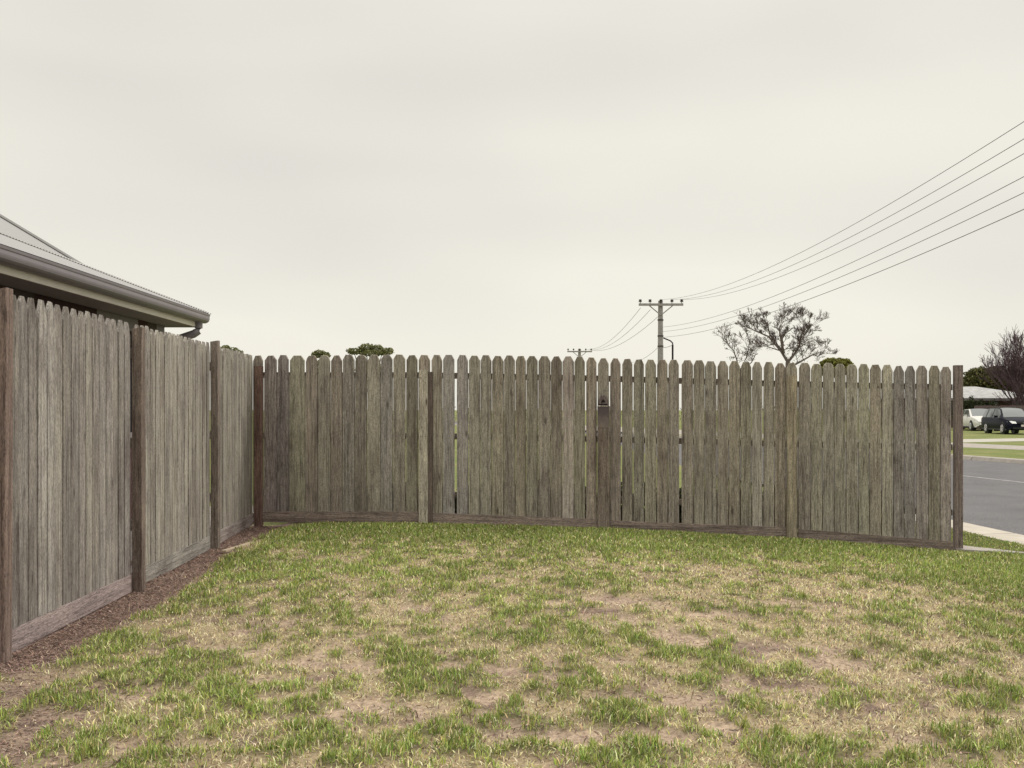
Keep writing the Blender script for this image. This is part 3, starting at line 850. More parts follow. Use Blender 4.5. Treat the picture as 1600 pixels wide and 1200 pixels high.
p = post_at(1229.2, 1245.8, 586, 842.5, 0.045, 0.056, (0.30, 0.262, 0.195), bev=.008); p['label'] = 'lighter tan post lower than the pickets'
p = post_at(1492.0, 1505.0, 570.5, 863.5, 0.095, 0.03, (0.195, 0.158, 0.145)); p['label'] = 'square end post at the street side'
p = post_at(396.3, 407.2, 572, 818.5, 0.08, 0.075, (0.185, 0.120, 0.100)); p['label'] = 'reddish brown corner post'
# a few nail heads on the pale post
nail_m = simple('rusty_nail', (0.06, 0.04, 0.03), 0.7, 0.5)
nb = MB()
nb.tube([(0, -0.001, 0), (0, 0.004, 0)], 0.0055, 6); nail = nb.mesh('nail')
for (qx, qy) in ((656.5, 590), (665, 598), (659, 668), (665, 682), (657, 682), (657, 769), (664, 769), (657, 803), (664, 803), (1236, 700), (1242, 640), (937, 770), (947, 712), (1372, 605), (1422.5, 606)):
    Xc, Yc_ = bx(qx, 0.058 if qx < 1300 else 0.0125)
    put('nail', nail, nail_m, back, loc_of(Xc, Yc_, bz(qy, Yc_)), (0, 0, FA))

# ---- left fence
POSTS = [(-2.620, 5.29), (-2.673, 7.40), (-2.774, 9.67), (-2.906, 11.83)]     # near right corner of each post
left = empty('picket_fence', (-2.68, 8.0, 0.185), 'grey paling fence with taller posts running along the left side beside the house', 'fence')
def lloc(X, Y, Z): return (X+2.68, Y-8.0, Z-0.185)
LT = HC + 0.627      # paling tops
# post tops from the photo
for k, (X, Y) in enumerate(POSTS[:3]):
    w, d = 0.072, 0.078
    zt = (HC + (640-449)/F*5.29, HC + (640-511)/F*7.40, HC + (640-532)/F*9.67)[k]
    zb = 0.185 - 0.04
    b = MB(); b.box((-w/2, 0, 0), (w/2, d, zt-zb), bev=0.004)
    nvv = len(b.v)//2
    for i in range(nvv, 2*nvv): b.v[i] = (b.v[i][0], b.v[i][1], b.v[i][2] - 0.012*(b.v[i][0] < 0) + random.uniform(-.002, .002))
    cc = ((0.195, 0.145, 0.128), (0.185, 0.148, 0.128), (0.195, 0.163, 0.143))[k]
    p = put('post', b.mesh('post'), M['post'], left, lloc(X-w/2, Y, zb), (0, random.uniform(-.004, .004), 0), cc)
    if k == 0: p['label'] = 'nearest post, reddish towards the ground'
variants = []
for v_ in range(6):
    variants.append(picket_mesh(random.uniform(0.107, 0.113), 1.93-0.105, 0.018, random.uniform(.036, .044), random.uniform(.085, .105), random.uniform(-.004, .004), 1.0 if v_ % 2 else 0.0))
LTINT = [(0.250, 0.230, 0.218), (0.285, 0.264, 0.250), (0.225, 0.205, 0.192), (0.30, 0.278, 0.255), (0.262, 0.240, 0.230), (0.335, 0.315, 0.298)]
NB = [17, 18, 18]
for k in range(3):
    (Xa, Ya), (Xb, Yb) = POSTS[k], POSTS[k+1]
    ya, yb = Ya + 0.10, Yb - 0.012
    if k == 2: yb = Yb - 0.02
    ang = math.atan2(Yb-Ya, Xb-Xa)          # along the fence
    n_ = NB[k]; pit = (yb-ya)/n_
    for i in range(n_):
        yy = ya + (i+.5)*pit
        xx = float(np.interp(yy, [Ya, Yb], [Xa, Xb])) - 0.088
        me = variants[random.randrange(6)]
        f = random.uniform(.88, 1.12); t_ = random.choice(LTINT)
        if k == 1: t_ = tuple(0.5*a_+0.5*b_ for a_, b_ in zip(t_, (0.295, 0.275, 0.238)))
        if k == 2: t_ = tuple(0.5*a_+0.5*b_ for a_, b_ in zip(t_, (0.275, 0.256, 0.212)))
        o = put('picket', me, M['picket_left'], left, lloc(xx + random.uniform(-.006, .004), yy, LT - 1.93 + 0.105 + random.uniform(-.008, .008)),
                (random.uniform(-.0016, .0016), 0, ang + random.uniform(-.035, .035)), tuple(c_*f for c_ in t_))
        o.rotation_euler[2] = ang   # face -y of the mesh turned to +x
        o.rotation_euler[2] += random.uniform(-.03, .03) + math.pi * 0
        o.scale = (pit*0.965/0.110, 1, 1)
    # plinth board and rails (rails on the far side)
    L_ = math.hypot(Xb-Xa, yb-ya) - 0.004
    b = MB(); b.box((0, -0.0, 0), (L_, 0.024, 0.125), bev=0.0)
    fcol = tuple(c_*random.uniform(.95, 1.05) for c_ in (0.265, 0.240, 0.222))
    put('plinth_board', b.mesh('plinth_board'), M['board'], left, lloc(Xa-0.074, ya+.002, LT-1.93-0.012), (0, 0, ang), fcol)
    for zr in (0.42, 1.02, 1.68):
        b = MB(); b.box((0, 0, 0), (L_+0.08, 0.045, 0.075))
        put('rail', b.mesh('rail'), M['board'], left, lloc(Xa-0.088-0.012, ya-0.05, LT-1.93+zr), (0, 0, ang), (0.16, 0.135, 0.115))

# short pale timber offcut lying in the bark
b = MB(); b.box((-0.30, -0.025, 0), (0.30, 0.025, 0.02))
o = b.build('timber_offcut', simple('pale_timber', (0.42, 0.34, 0.25), 0.9, 0, 0.2, 20))
qx, qy = patch(372, 855, 1, 1)[:2]
o.location = (qx, qy, float(height(np.array([qx]), np.array([qy]))[0])+.002); o.rotation_euler = (0, 0, R(80))
tag(o, 'short pale timber offcut lying in the bark beside the third post', 'timber')

# ------------------------------------------------------------------ house on the left
hs = -0.017
HZ = HC + 1.25
house = empty('house', (-6.5, 9.0, 0.19), 'single-storey house with pale metal roof, grey gutter and dark walls behind the left fence', 'house')
def H(X, Y, Z): return (X+6.5, Y-9.0, Z-0.19)
def ex(Y, off=0.0): return -3.98 + hs*(Y-13.5) - off
YH0, YH1 = 3.0, 13.5
m_gut = simple('grey_gutter_paint', (0.215, 0.192, 0.205), 0.5, 0.0, 0.08, 3, 0.35)
m_fas = simple('cream_fascia', (0.74, 0.69, 0.60), 0.6, 0, 0.04, 3)
m_sof = simple('soffit_board', (0.30, 0.265, 0.27), 0.8, 0, 0.05, 3)
def roofmat(name, base, sc_=82.0, axis=1):
    m, nt, b_ = nodemat(name, 0.55, 0.1, 0.4)
    tc = nt.nodes.new('ShaderNodeTexCoord'); w_ = nt.nodes.new('ShaderNodeTexWave')
    w_.bands_direction = 'Y' if axis == 1 else 'X'; w_.inputs['Scale'].default_value = 4.2
    nt.links.new(tc.outputs['Object'], w_.inputs[0])
    c_ = ramp(nt, w_.outputs[0], [(0.0, tuple(v*.9 for v in base)), (0.6, base), (1.0, tuple(v*1.05 for v in base))])
    nt.links.new(c_, b_.inputs['Base Color']); bump(nt, b_, w_.outputs[0], 0.25, 0.02)
    return m
m_roof = roofmat('corrugated_roof', (0.29, 0.285, 0.285))
# gutter profile swept along the eave (quad gutter, open on top)
prof = [(0.115, 0.0), (0.115, -0.018), (0.109, -0.026), (0.110, -0.055), (0.107, -0.070), (0.100, -0.088), (0.083, -0.104), (0.055, -0.115), (0.0, -0.115)]
prof = [(a-0.115, z_) for a, z_ in prof]
rim = [(0.004, 0.004), (-0.008, 0.004)]
P_ = [(-0.115, 0.0), (-0.115, -0.04), (-0.09, -0.06), (-0.012, -0.03), (-0.008, 0.004), (0.004, 0.004)] + prof[1:]
b = MB(); b.smooth = False
n_ = len(P_)
for Y in (YH0, YH1):
    for (a, z_) in P_:
        b.v.append(H(ex(Y) + a, Y, HZ + z_))
for i in range(n_):
    j = (i+1) % n_; b.f.append((i, j, n_+j, n_+i)); b.m.append(0)
b.f.append(tuple(range(n_))); b.f.append(tuple(n_+i for i in reversed(range(n_)))); b.m += [0, 0]
gut = b.build('gutter', m_gut, house)
b = MB()
for X in (-3.98-.002, -14.0):
    for (a, z_) in P_:
        b.v.append(H(X, YH1 - 0.13 + 0.125 + a*1.0, HZ + z_))
for i in range(n_):
    j = (i+1) % n_; b.f.append((i, n_+i, n_+j, j)); b.m.append(0)
b.f.append(tuple(reversed(range(n_)))); b.f.append(tuple(n_+i for i in range(n_))); b.m += [0, 0]
# keep the return gutter just behind the first
for i, v in enumerate(b.v): b.v[i] = (v[0]-0.12, v[1]+0.0, v[2]-0.001)
b.build('gutter', m_gut, house)
# fascia
YF_ = YH1 - 0.125
b = MB()
FZ0, FZ1 = HC + 1.072, HZ - 0.02
for Y in (YH0, YF_):
    for (a, z_) in ((-0.119, FZ1), (-0.119, FZ0), (-0.140, FZ0), (-0.140, FZ1)):
        b.v.append(H(ex(Y)+a, Y, z_))
b.f = [(0,1,5,4),(1,2,6,5),(2,3,7,6),(3,0,4,7),(3,2,1,0),(4,5,6,7)]; b.m = [0]*6
b.build('fascia', m_fas, house)
b = MB(); b.box(H(-14, YF_-0.024, FZ0), H(ex(YF_)-0.1415, YF_-0.002, FZ1)); b.build('fascia', m_fas, house)
# soffit
b = MB(); sz = FZ0 + 0.012
b.face([H(ex(YH0)-.141, YH0, sz), H(ex(YF_-.03)-.141, YF_-.026, sz), H(-14, YF_-.026, sz), H(-14, YH0, sz)])
b.face([H(ex(YH0)-.141, YH0, sz+.01), H(-14, YH0, sz+.01), H(-14, YF_-.026, sz+.01), H(ex(YF_-.03)-.141, YF_-.026, sz+.01)])
b.build('soffit', m_sof, house)
# wall: brick, with window opening below the soffit
brick_m, nt, bb = nodemat('dark_brick', 0.9, 0, 0.2)
tc = nt.nodes.new('ShaderNodeTexCoord'); mp = nt.nodes.new('ShaderNodeMapping'); mp.inputs['Rotation'].default_value = (R(90), 0, R(90))
nt.links.new(tc.outputs['Object'], mp.inputs[0]); bt = nt.nodes.new('ShaderNodeTexBrick'); nt.links.new(mp.outputs[0], bt.inputs[0])
bt.inputs['Color1'].default_value = (0.085, 0.042, 0.040, 1); bt.inputs['Color2'].default_value = (0.055, 0.030, 0.032, 1); bt.inputs['Mortar'].default_value = (0.10, 0.08, 0.075, 1)
bt.inputs['Scale'].default_value = 4.0; nt.links.new(bt.outputs[0], bb.inputs['Base Color'])
WX = lambda Y: ex(Y) - 0.53
YW = 13.28
b = MB()
def wallseg(bm, Ya, Yb, za, zb, thick=0.1):
    bm.v += [H(WX(Ya), Ya, za), H(WX(Yb), Yb, za), H(WX(Yb)-thick, Yb, za), H(WX(Ya)-thick, Ya, za),
             H(WX(Ya), Ya, zb), H(WX(Yb), Yb, zb), H(WX(Yb)-thick, Yb, zb), H(WX(Ya)-thick, Ya, zb)]
    k = len(bm.v)-8
    for q in ((0,3,2,1),(4,5,6,7),(0,1,5,4),(1,2,6,5),(2,3,7,6),(3,0,4,7)):
        bm.f.append(tuple(k+i for i in q)); bm.m.append(0)
WY0, WY1 = 11.02, 12.30
wallseg(b, YH0, WY0, 0.1, sz-.003); wallseg(b, WY1, 12.97, 0.1, sz-.003); wallseg(b, WY0+.0, WY1, 0.1, 1.15)
wl_ = b.build('wall', brick_m, house)
b = MB(); b.box(H(-13.8, YW-0.1, 0.1), H(WX(YW)-0.1, YW, sz-.003)); b.build('wall', brick_m, house)
m_trim = simple('mauve_grey_trim', (0.23, 0.205, 0.215), 0.6, 0, 0.05, 3)
b = MB(); wallseg(b, 12.972, YW, 0.1, sz-.004, 0.098); b.build('corner_board', m_trim, house)
win = bpy.data.objects.new('window', None); COL.objects.link(win); win.parent = house
b = MB()
wallseg(b, WY0+.004, WY1-.004, sz-.16, sz-.005, 0.08); wallseg(b, WY0+.004, WY0+.07, 1.152, sz-.161, .08); wallseg(b, WY1-.07, WY1-.004, 1.152, sz-.161, .08); wallseg(b, WY0+.071, WY1-.071, 1.152, 1.22, .08)
b.build('frame', m_trim, win)
m_glass = simple('window_glass', (0.03, 0.03, 0.035), 0.08, 0, 0.02, 2, 0.6)
b = MB(); k = 0
b.face([H(WX(WY0)-.05, WY0+.07, 1.22), H(WX(WY1)-.05, WY1-.07, 1.22), H(WX(WY1)-.05, WY1-.07, sz-.16), H(WX(WY0)-.05, WY0+.07, sz-.16)])
b.build('pane', m_glass, win)
# roof, hipped at the far end
tp = 0.404; RX = -9.5
e0 = (ex(YH0), YH0, HZ+.012); e1 = (ex(YH1)-.01, YH1-.012, HZ+.012)
hgt = (e1[0]-RX)*tp
rp = (RX, YH1-(e1[0]-RX), HZ+hgt)
b = MB()
b.face([H(*e0), H(*e1), H(*rp), H(RX, YH0, HZ+hgt)])
b.face([H(*e1), H(-15.0, YH1-.012, HZ+.012), H(*rp)])
b.face([H(-15.0, YH0, HZ+.012), H(RX, YH0, HZ+hgt), H(*rp), H(-15.0, YH1-.012, HZ+.012)])
roof = b.build('roof', m_roof, house)
m_cap = simple('ridge_capping', (0.26, 0.255, 0.25), 0.4, 0.4, 0.1, 3)
b = MB(); b.tube([H(e1[0]-.02, e1[1]-.02, e1[2]+.005), H(rp[0], rp[1], rp[2]+.01)], 0.022, 8); b.build('ridge_cap', m_cap, roof)
# corrugation ends along the hip, as small dark scallops
b = MB()
for k in range(230):
    t = (k+.5)/230
    q = [e1[i]*(1-t)+rp[i]*t for i in range(3)]
    b.box(H(q[0]+.030, q[1]-.005, q[2]-.010), H(q[0]+.042, q[1]+.005, q[2]-.001))
o = b.build('capping_scallops', simple('dark_gap', (0.12, 0.115, 0.115), 0.9), roof); o['kind'] = 'stuff'
# rear wing with a steeper roof
b = MB()
Yr0, Yr1 = 13.62, 16.0
zr = lambda X: HC + 2.38 + (-6.95 - X)*0.6
b.v = [H(-5.7, Yr0, zr(-5.7)), H(-5.7, Yr1, zr(-5.7)), H(-10.2, Yr1, zr(-10.2)), H(-10.2, Yr0, zr(-10.2)),
       H(-5.7, Yr0, zr(-5.7)-.08), H(-5.7, Yr1, zr(-5.7)-.08), H(-10.2, Yr1, zr(-10.2)-.08), H(-10.2, Yr0, zr(-10.2)-.08),
       H(-14.7, Yr0, zr(-5.7)), H(-14.7, Yr1, zr(-5.7)), H(-14.7, Yr0, zr(-5.7)-.08), H(-14.7, Yr1, zr(-5.7)-.08)]
b.f = [(0,1,2,3),(4,7,6,5),(0,4,5,1),(1,5,6,2),(0,3,7,4),(3,2,9,8),(7,10,11,6),(8,9,11,10),(3,8,10,7),(2,6,11,9)]; b.m = [0]*10
rr = b.build('rear_roof', m_roof, house)
b = MB(); b.tube([H(-5.7, Yr1, zr(-5.7)+.02), H(-10.2, Yr1, zr(-10.2)+.02)], 0.03, 6); b.build('barge_cap', m_cap, rr)
b = MB(); b.box(H(-14.4, Yr0, .1), H(-6.0, Yr1-.2, 3.0)); b.build('rear_wall', brick_m, house)
# downpipe
b = MB(); b.smooth = True
b.tube([H(-4.065, 13.28, HZ-.10), H(-4.065, 13.28, HZ-.19), H(-4.075, 13.275, HZ-.235), H(-4.12, 13.26, HZ-.27), H(-4.40, 13.20, HZ-.375), H(-4.455, 13.18, HZ-.42), H(-4.458, 13.18, HZ-.5), H(-4.458, 13.18, 0.1)], 0.052, 12)
b.build('downpipe', m_gut, house)

# ------------------------------------------------------------------ power poles and wires
def at(px, py, Y): return np.array(((px-800)/F*Y, Y, HC + (640-py)/F*Y))
def pole_obj(px, pyt, pyarm, Y, wid_px, label, brace=True):
    base = at(px, pyt, Y); X = base[0]; top = base[2]
    root = empty('power_pole', (X, Y, 0.1), label, 'power pole', 'timber power poles along the street')
    h = top-0.1
    b = MB(); b.smooth = False
    r0 = wid_px/2/F*Y
    b.tube([(0, 0, 0), (0, 0, h*.5), (0, 0, h)], [r0*1.15, r0*1.05, r0*.85], 14)
    b.build('shaft', M['pole'], root)
    za = at(px, pyarm, Y)[2]-0.1
    hw = 1.34
    b = MB(); b.box((-hw, -r0-.11, za-.07), (hw, -r0+.01, za+.07)); b.build('crossarm', M['pole'], root)
    ib = MB(); ib.smooth = True
    ib.tube([(0, 0, -0.02), (0, 0, 0.08), (0, 0, 0.085), (0, 0, .12), (0, 0, .125), (0, 0, .17), (0, 0, .175), (0, 0, .23), (0, 0, .25)],
            [.02, .02, .10, .11, .065, .07, .10, .09, .03], 10)
    im = ib.mesh('insulator')
    offs = [-1.25, -.66, 0.0, .66, 1.25]
    for k, ox in enumerate(offs):
        if not im.materials: im.materials.append(M['insul'])
        o = bpy.data.objects.new('insulator', im); COL.objects.link(o); o.parent = root
        o.location = (ox, -r0-.05, za+.07)
    for s in (-1, 1):
        b = MB(); b.tube([(s*.72, -r0-.06, za-.05), (s*.02, -r0-.02, za-.62)], 0.035, 6); b.build('brace', M['pole'], root)
    return root, [np.array((X+ox, Y-r0-.05, 0.1+za+.30)) for ox in offs]
M['pole'] = simple('grey_pole_timber', (0.30, 0.285, 0.275), 0.85, 0, 0.25, 9, 0.2, 0.3)
M['insul'] = simple('dark_insulator', (0.055, 0.045, 0.045), 0.4, 0, 0.1, 5, 0.4)
pole1, ins1 = pole_obj(1032, 470, 476.5, 62.0, 8.6, 'near tall power pole with a five-insulator crossarm rising above the fence')
pole2, ins2 = pole_obj(905.5, 545, 549.5, 111.0, 5.2, 'distant small power pole whose crossarm just clears the fence tops')
for zb_ in (525, 541, 500):
    q = at(1032, zb_, 62.0)
    b = MB(); b.tube([(0, 0, q[2]-.1-.04), (0, 0, q[2]-.1+.04)], 0.185, 14); b.build('band', M['insul'], pole1)
m_wire = simple('wire', (0.16, 0.15, 0.15), 0.6, 0.2, 0.05)
def wire(p, q, sag, label, group, rad=0.0075, n=36):
    p = np.array(p, float); q = np.array(q, float)
    pts = []
    for i in range(n+1):
        t = i/n; v = p*(1-t)+q*t; v[2] -= sag*4*t*(1-t); pts.append(v)
    b = MB(); b.tube([tuple(v-p) for v in pts], rad, 5)
    o = b.build('power_line', m_wire, None, tuple(p))
    return tag(o, label, 'power line', group)
def wire_to(p, px, py, Yh, Xend_off, sag, *a, **k):
    """wire from p through the sight line (px,py) at depth Yh, carried on to the next pole off frame"""
    m_ = at(px, py, Yh)
    t = (Yh - p[1])/(12.0 - p[1])
    # end so that the sagging curve passes m_
    end = np.empty(3); end[1] = 12.0
    end[0] = p[0] + (m_[0]-p[0])/t
    end[2] = (m_[2] + sag*4*t*(1-t) - p[2]*(1-t))/t
    return wire(p, end, sag, *a, **k)
g1 = 'upper wires from the near power pole'; g2 = 'lower wires from the near power pole'; g3 = 'wires between the two power poles'
wire_to(ins1[2], 1600, 190, 20.2, 0, 1.15, 'highest overhead wire climbing to the upper right corner', g1)
wire_to(ins1[3], 1600, 217, 20.2, 0, 1.10, 'second highest overhead wire climbing to the right', g1)
wire_to(ins1[4], 1600, 240, 20.2, 0, 1.05, 'third highest overhead wire climbing to the right', g1)
wire_to(at(1036, 511, 61.9), 1600, 276, 20.5, 0, .85, 'overhead wire leaving the pole just below the crossarm braces', g2, rad=.008)
wire_to(at(1036, 518, 61.9), 1600, 301, 20.5, 0, .80, 'overhead wire second lowest of those going right', g2, rad=.008)
wire_to(at(1036, 527, 61.9), 1600, 327, 20.5, 0, .75, 'lowest overhead wire going right from the pole', g2, rad=.009)
wire(at(1001, 481, 61.9), ins2[4], .62, 'leftmost wire dropping from the crossarm to the far pole', g3, rad=.013)
wire(at(1016, 484, 61.9), at(921, 546, 111), .75, 'middle wire dropping to the far pole', g3, rad=.013)
wire(at(1029, 494, 61.9), ins2[3], .9, 'rightmost wire dropping to the far pole', g3, rad=.013)
wire(at(1028, 543, 61.9), at(985, 566, 90), .25, 'short low wire leaving the near pole to the left', 'service wires', rad=.011)
# dark bent service pipe beside the pole
root = empty('service_mast', tuple(at(1051, 660, 60.0)[:2]) + (0.1,), 'dark pipe mast with a bent arm reaching towards the near power pole', 'service mast')
b = MB(); mx, my, _ = root.location
q = at(1051, 536, 60.0); q1_ = at(1047.5, 532.5, 60); q2_ = at(1036.5, 528, 60)
b.smooth = True
b.tube([(0, 0, 0), (0, 0, q[2]-.1-.1)], 0.055, 10); b.build('pipe', simple('black_pipe', (0.03, 0.028, 0.03), 0.5, 0.3), root)
b = MB(); b.smooth = True; b.tube([(0, 0, q[2]-.22), (0, 0, q[2]-.1), (q1_[0]-mx, 0, q1_[2]-.1), (q2_[0]-mx, 0, q2_[2]-.1)], 0.04, 8); b.build('arm', simple('black_arm', (0.03, 0.028, 0.03), 0.5, 0.3), root)
wire(at(1049, 540, 60), at(1036, 543, 61.8), .03, 'short wire looping from the dark mast to the pole', 'service wires', rad=.014, n=8)

# ------------------------------------------------------------------ trees
def leaf_cloud(clumps, n_per, size, pal, seed, flat=0.75, fill=0.35):
    rg = np.random.default_rng(seed); PP = []; CC = []
    pal = np.array(pal)
    for (c_, r_) in clumps:
        c_ = np.array(c_); r_ = np.array(r_)
        n = int(n_per*(r_[0]*r_[2]))
        # lumpy ellipsoid: offsets by direction
        d = rg.normal(size=(n, 3)); d /= np.linalg.norm(d, axis=1)[:, None]
        rad = 1 - fill*rg.random(n)**1.5
        lump = 0.86 + 0.14*np.sin(d[:, 0]*5+seed)*np.cos(d[:, 2]*6+d[:, 1]*4+seed*2) + 0.10*np.sin(d[:, 0]*13+d[:, 2]*11)
        cen = c_ + d*r_*(rad*lump)[:, None]
        a = rg.normal(size=(n, 3)); a /= np.linalg.norm(a, axis=1)[:, None]
        bq = np.cross(a, d + rg.normal(size=(n, 3))*.5); bq /= np.linalg.norm(bq, axis=1)[:, None] + 1e-9
        s = size*(0.6+0.8*rg.random(n))[:, None]
        a2 = np.cross(bq, a)
        Q = np.stack([cen - bq*s, cen - a2*s*.5, cen + bq*s, cen + a2*s*.5], 1)
        PP.append(Q)
        cc = pal[rg.integers(0, len(pal), n)]*(0.8+0.4*rg.random((n, 1)))
        CC.append(cc)
    return np.concatenate(PP), np.concatenate(CC)

def leafy(name, label, px, Y, clumps_px, pal, trunk_px=None, size=0.10, n_per=700, group=None, seed=1, cat='tree'):
    n_per = int(n_per*2.0)
    X = (px-800)/F*Y
    root = empty(name, (X, Y, 0.0), label, cat, group)
    cl = []
    for (cx_, cy_, rx_, ry_) in clumps_px:
        c_ = at(cx_, cy_, Y)
        cl.append(((c_[0]-X, random.uniform(-.3, .3)*rx_/F*Y, c_[2]), (rx_/F*Y, rx_/F*Y*.9, ry_/F*Y)))
    P, C = leaf_cloud(cl, n_per, size, pal, seed)
    cr = link('crown', quads_mesh('crown', P, C), M['leaf'], root)
    b = MB()
    zt = min(c_[0][2]-c_[1][2]*.2 for c_ in cl)
    tr = 0.02*zt + .06
    top = np.array((0, 0, max(.4, zt*.55)))
    b.tube([(0, 0, -.1), tuple(top)], [tr*1.3, tr], 8)
    for (c_, r_) in cl:
        e = np.array(c_); mid_ = (top+e)/2 + np.array((0, 0, -.1*zt))
        b.tube([tuple(top), tuple(mid_), tuple(e)], [tr*.7, tr*.45, tr*.2], 5, caps=False)
    b.build('trunk', M['bark'], root)
    return root
OLIVE = [(0.16, 0.17, 0.075), (0.22, 0.225, 0.10), (0.10, 0.11, 0.05), (0.28, 0.27, 0.13)]
g = 'green trees beyond the fence'
leafy('gum_tree', 'small flat-topped tree just right of the third left post', 362, 100, [(353, 543, 8, 4), (364, 546, 9, 4), (374, 550, 7, 3.5), (358, 549, 5, 3), (344, 556, 6, 8), (378, 566, 12, 10)], OLIVE, seed=3, group=g, n_per=420, size=.11)
leafy('gum_tree', 'small round-topped tree peeping over the sixth and seventh pickets', 500, 95, [(494, 555, 9, 6), (507, 555, 10, 6), (500, 551, 9, 4.5), (500, 575, 14, 12)], OLIVE, seed=5, group=g, size=.11)
leafy('gum_tree', 'wide clumpy green tree, largest crown showing over the left part of the fence', 579, 95, [(553, 549, 13, 6), (572, 543, 14, 7.5), (588, 545, 13, 7), (605, 549, 12, 6.5), (580, 552, 20, 6), (566, 549, 9, 7), (597, 551, 9, 5), (580, 580, 30, 14)], OLIVE, seed=8, group=g, size=.11)
leafy('bush', 'clipped rounded yellow-green bush right of the bare tree', 1308, 88, [(1308, 574, 29, 16), (1297, 568, 14, 9), (1320, 569, 14, 9)], [(0.17, 0.17, 0.04), (0.22, 0.21, 0.05), (0.12, 0.125, 0.03)], seed=11, size=.10, n_per=2000, cat='bush')
leafy('evergreen_tree', 'dark green leafy tree behind the grey-roofed house', 1540, 100, [(1545, 592, 34, 20), (1530, 592, 24, 20), (1560, 590, 25, 17), (1540, 610, 36, 22), (1522, 606, 20, 20), (1590, 606, 30, 26), (1630, 604, 30, 30)],
      [(0.085, 0.090, 0.030), (0.13, 0.13, 0.045), (0.045, 0.052, 0.022), (0.16, 0.145, 0.06)], seed=13, size=.12, n_per=1100)

class Twigs:
    def __init__(s, seed, n=4, rmin=.012): s.rmin = rmin; s.b = MB(); s.r = random.Random(seed); s.tips = []; s.n = n
    def grow(s, p, d, L, r, depth, spread=.55, up=.12, shrink=.72, kids=(2, 3), ysq=1.0):
        rr = s.r
        pts = [np.array(p)]; dirn = np.array(d, float); dirn /= np.linalg.norm(dirn)
        K = 3 if depth > 1 else 2
        for i in range(K):
            dirn = dirn + np.array([rr.gauss(0, .11), rr.gauss(0, .11)*ysq, rr.gauss(0, .09)+up*.3]); dirn /= np.linalg.norm(dirn)
            pts.append(pts[-1] + dirn*L/K)
        rads = [max(r*(1-.35*i/K), s.rmin) for i in range(K+1)]
        s.b.tube([tuple(q) for q in pts], rads, s.n if r > .04 else 3, caps=False)
        if depth == 0: s.tips.append(pts[-1]); return
        for k in range(rr.randint(*kids)+1):
            src = pts[-1] if k < 2 else pts[rr.randint(1, K)]
            nd = dirn + np.array([rr.gauss(0, spread), rr.gauss(0, spread)*ysq, rr.gauss(0, spread*.7)+up])
            s.grow(src, nd, L*shrink*rr.uniform(.75, 1.2), r*.62, depth-1, spread, up, shrink, kids, ysq)
    def limb(s, pts, r0, r1, depth=3, every=1, L=1.0, **k):
        pts = [np.array(p, float) for p in pts]; r0 *= .62; r1 *= .7
        n = len(pts)
        rads = [r0 + (r1-r0)*i/(n-1) for i in range(n)]
        s.b.tube([tuple(p) for p in pts], rads, 6, caps=False)
        for i in range(1, n):
            d = pts[i]-pts[i-1]; d /= np.linalg.norm(d)
            for q in range(2 if i < n-1 else 3):
                nd = d + np.array([s.r.gauss(0, .6), s.r.gauss(0, .6), s.r.gauss(0, .45)+.15])
                s.grow(pts[i] if q else (pts[i]+pts[i-1])/2, nd, L*s.r.uniform(.7, 1.15), rads[i]*.55, depth, **k)

# large bare tree
Y = 80.0
def rel(px, py, X0, yo=0.0):
    a_ = at(px, py, Y); return (a_[0]-X0, yo, a_[2])
X0 = at(1233, 0, Y)[0]
root = empty('bare_tree', (X0, Y, 0.0), 'large spreading bare tree with sparse leaf clumps over the right part of the fence', 'tree', 'leafless trees')
T = Twigs(4, rmin=.010)
T.b.tube([(0, 0, -.1), (0, 0, 1.5), rel(1232, 585, X0)], [.34, .28, .24], 10)
T.b.tube([rel(1232, 585, X0), rel(1231, 566, X0)], [.24, .19], 8)
K = dict(spread=.5, up=.14, shrink=.72)
T.limb([rel(1231, 566, X0), rel(1222, 549, X0, .2), rel(1213, 537, X0, .4), rel(1203, 525, X0, .5), rel(1190, 519, X0, .6), rel(1178, 514, X0, .6)], .20, .05, 4, L=0.63, **K)
T.limb([rel(1225, 552, X0), rel(1220, 538, X0, -.3), rel(1216, 522, X0, -.5), rel(1215, 512, X0, -.6), rel(1222, 503, X0, -.6)], .17, .05, 4, L=0.59, **K)
T.limb([rel(1231, 566, X0), rel(1241, 552, X0, -.2), rel(1247, 537, X0, -.5), rel(1249, 524, X0, -.6), rel(1257, 512, X0, -.8)], .19, .05, 4, L=0.63, **K)
T.limb([rel(1247, 537, X0), rel(1256, 528, X0, .3), rel(1264, 518, X0, .5)], .08, .03, 4, L=0.46, **K)
T.limb([rel(1238, 572, X0), rel(1258, 562, X0, .5), rel(1275, 553, X0, .8), rel(1290, 549, X0, 1.)], .14, .04, 4, L=0.59, **K)
T.limb([rel(1203, 525, X0), rel(1198, 512, X0, -.5), rel(1194, 503, X0, -.5)], .07, .03, 4, L=0.40, **K)
T.limb([rel(1222, 549, X0), rel(1208, 543, X0, .5), rel(1197, 540, X0, .7)], .09, .03, 2, L=0.40, **K)
T.b.build('branches', M['bark'], root)
cl = []
def lc(px, py, rx, ry): a_ = rel(px, py, X0, random.uniform(-.6, .6)); cl.append((a_, (rx/F*Y, rx/F*Y, ry/F*Y)))
for a_ in [(1262, 538, 13, 9), (1270, 550, 13, 10), (1284, 535, 9, 7), (1252, 556, 14, 9), (1290, 549, 9, 7), (1262, 528, 8, 5), (1204, 543, 9, 6), (1198, 536, 6, 4), (1228, 560, 12, 9), (1180, 505, 5, 3), (1196, 503, 6, 5), (1232, 547, 9, 6), (1228, 502, 6, 3), (1244, 566, 16, 8)]: lc(*a_)
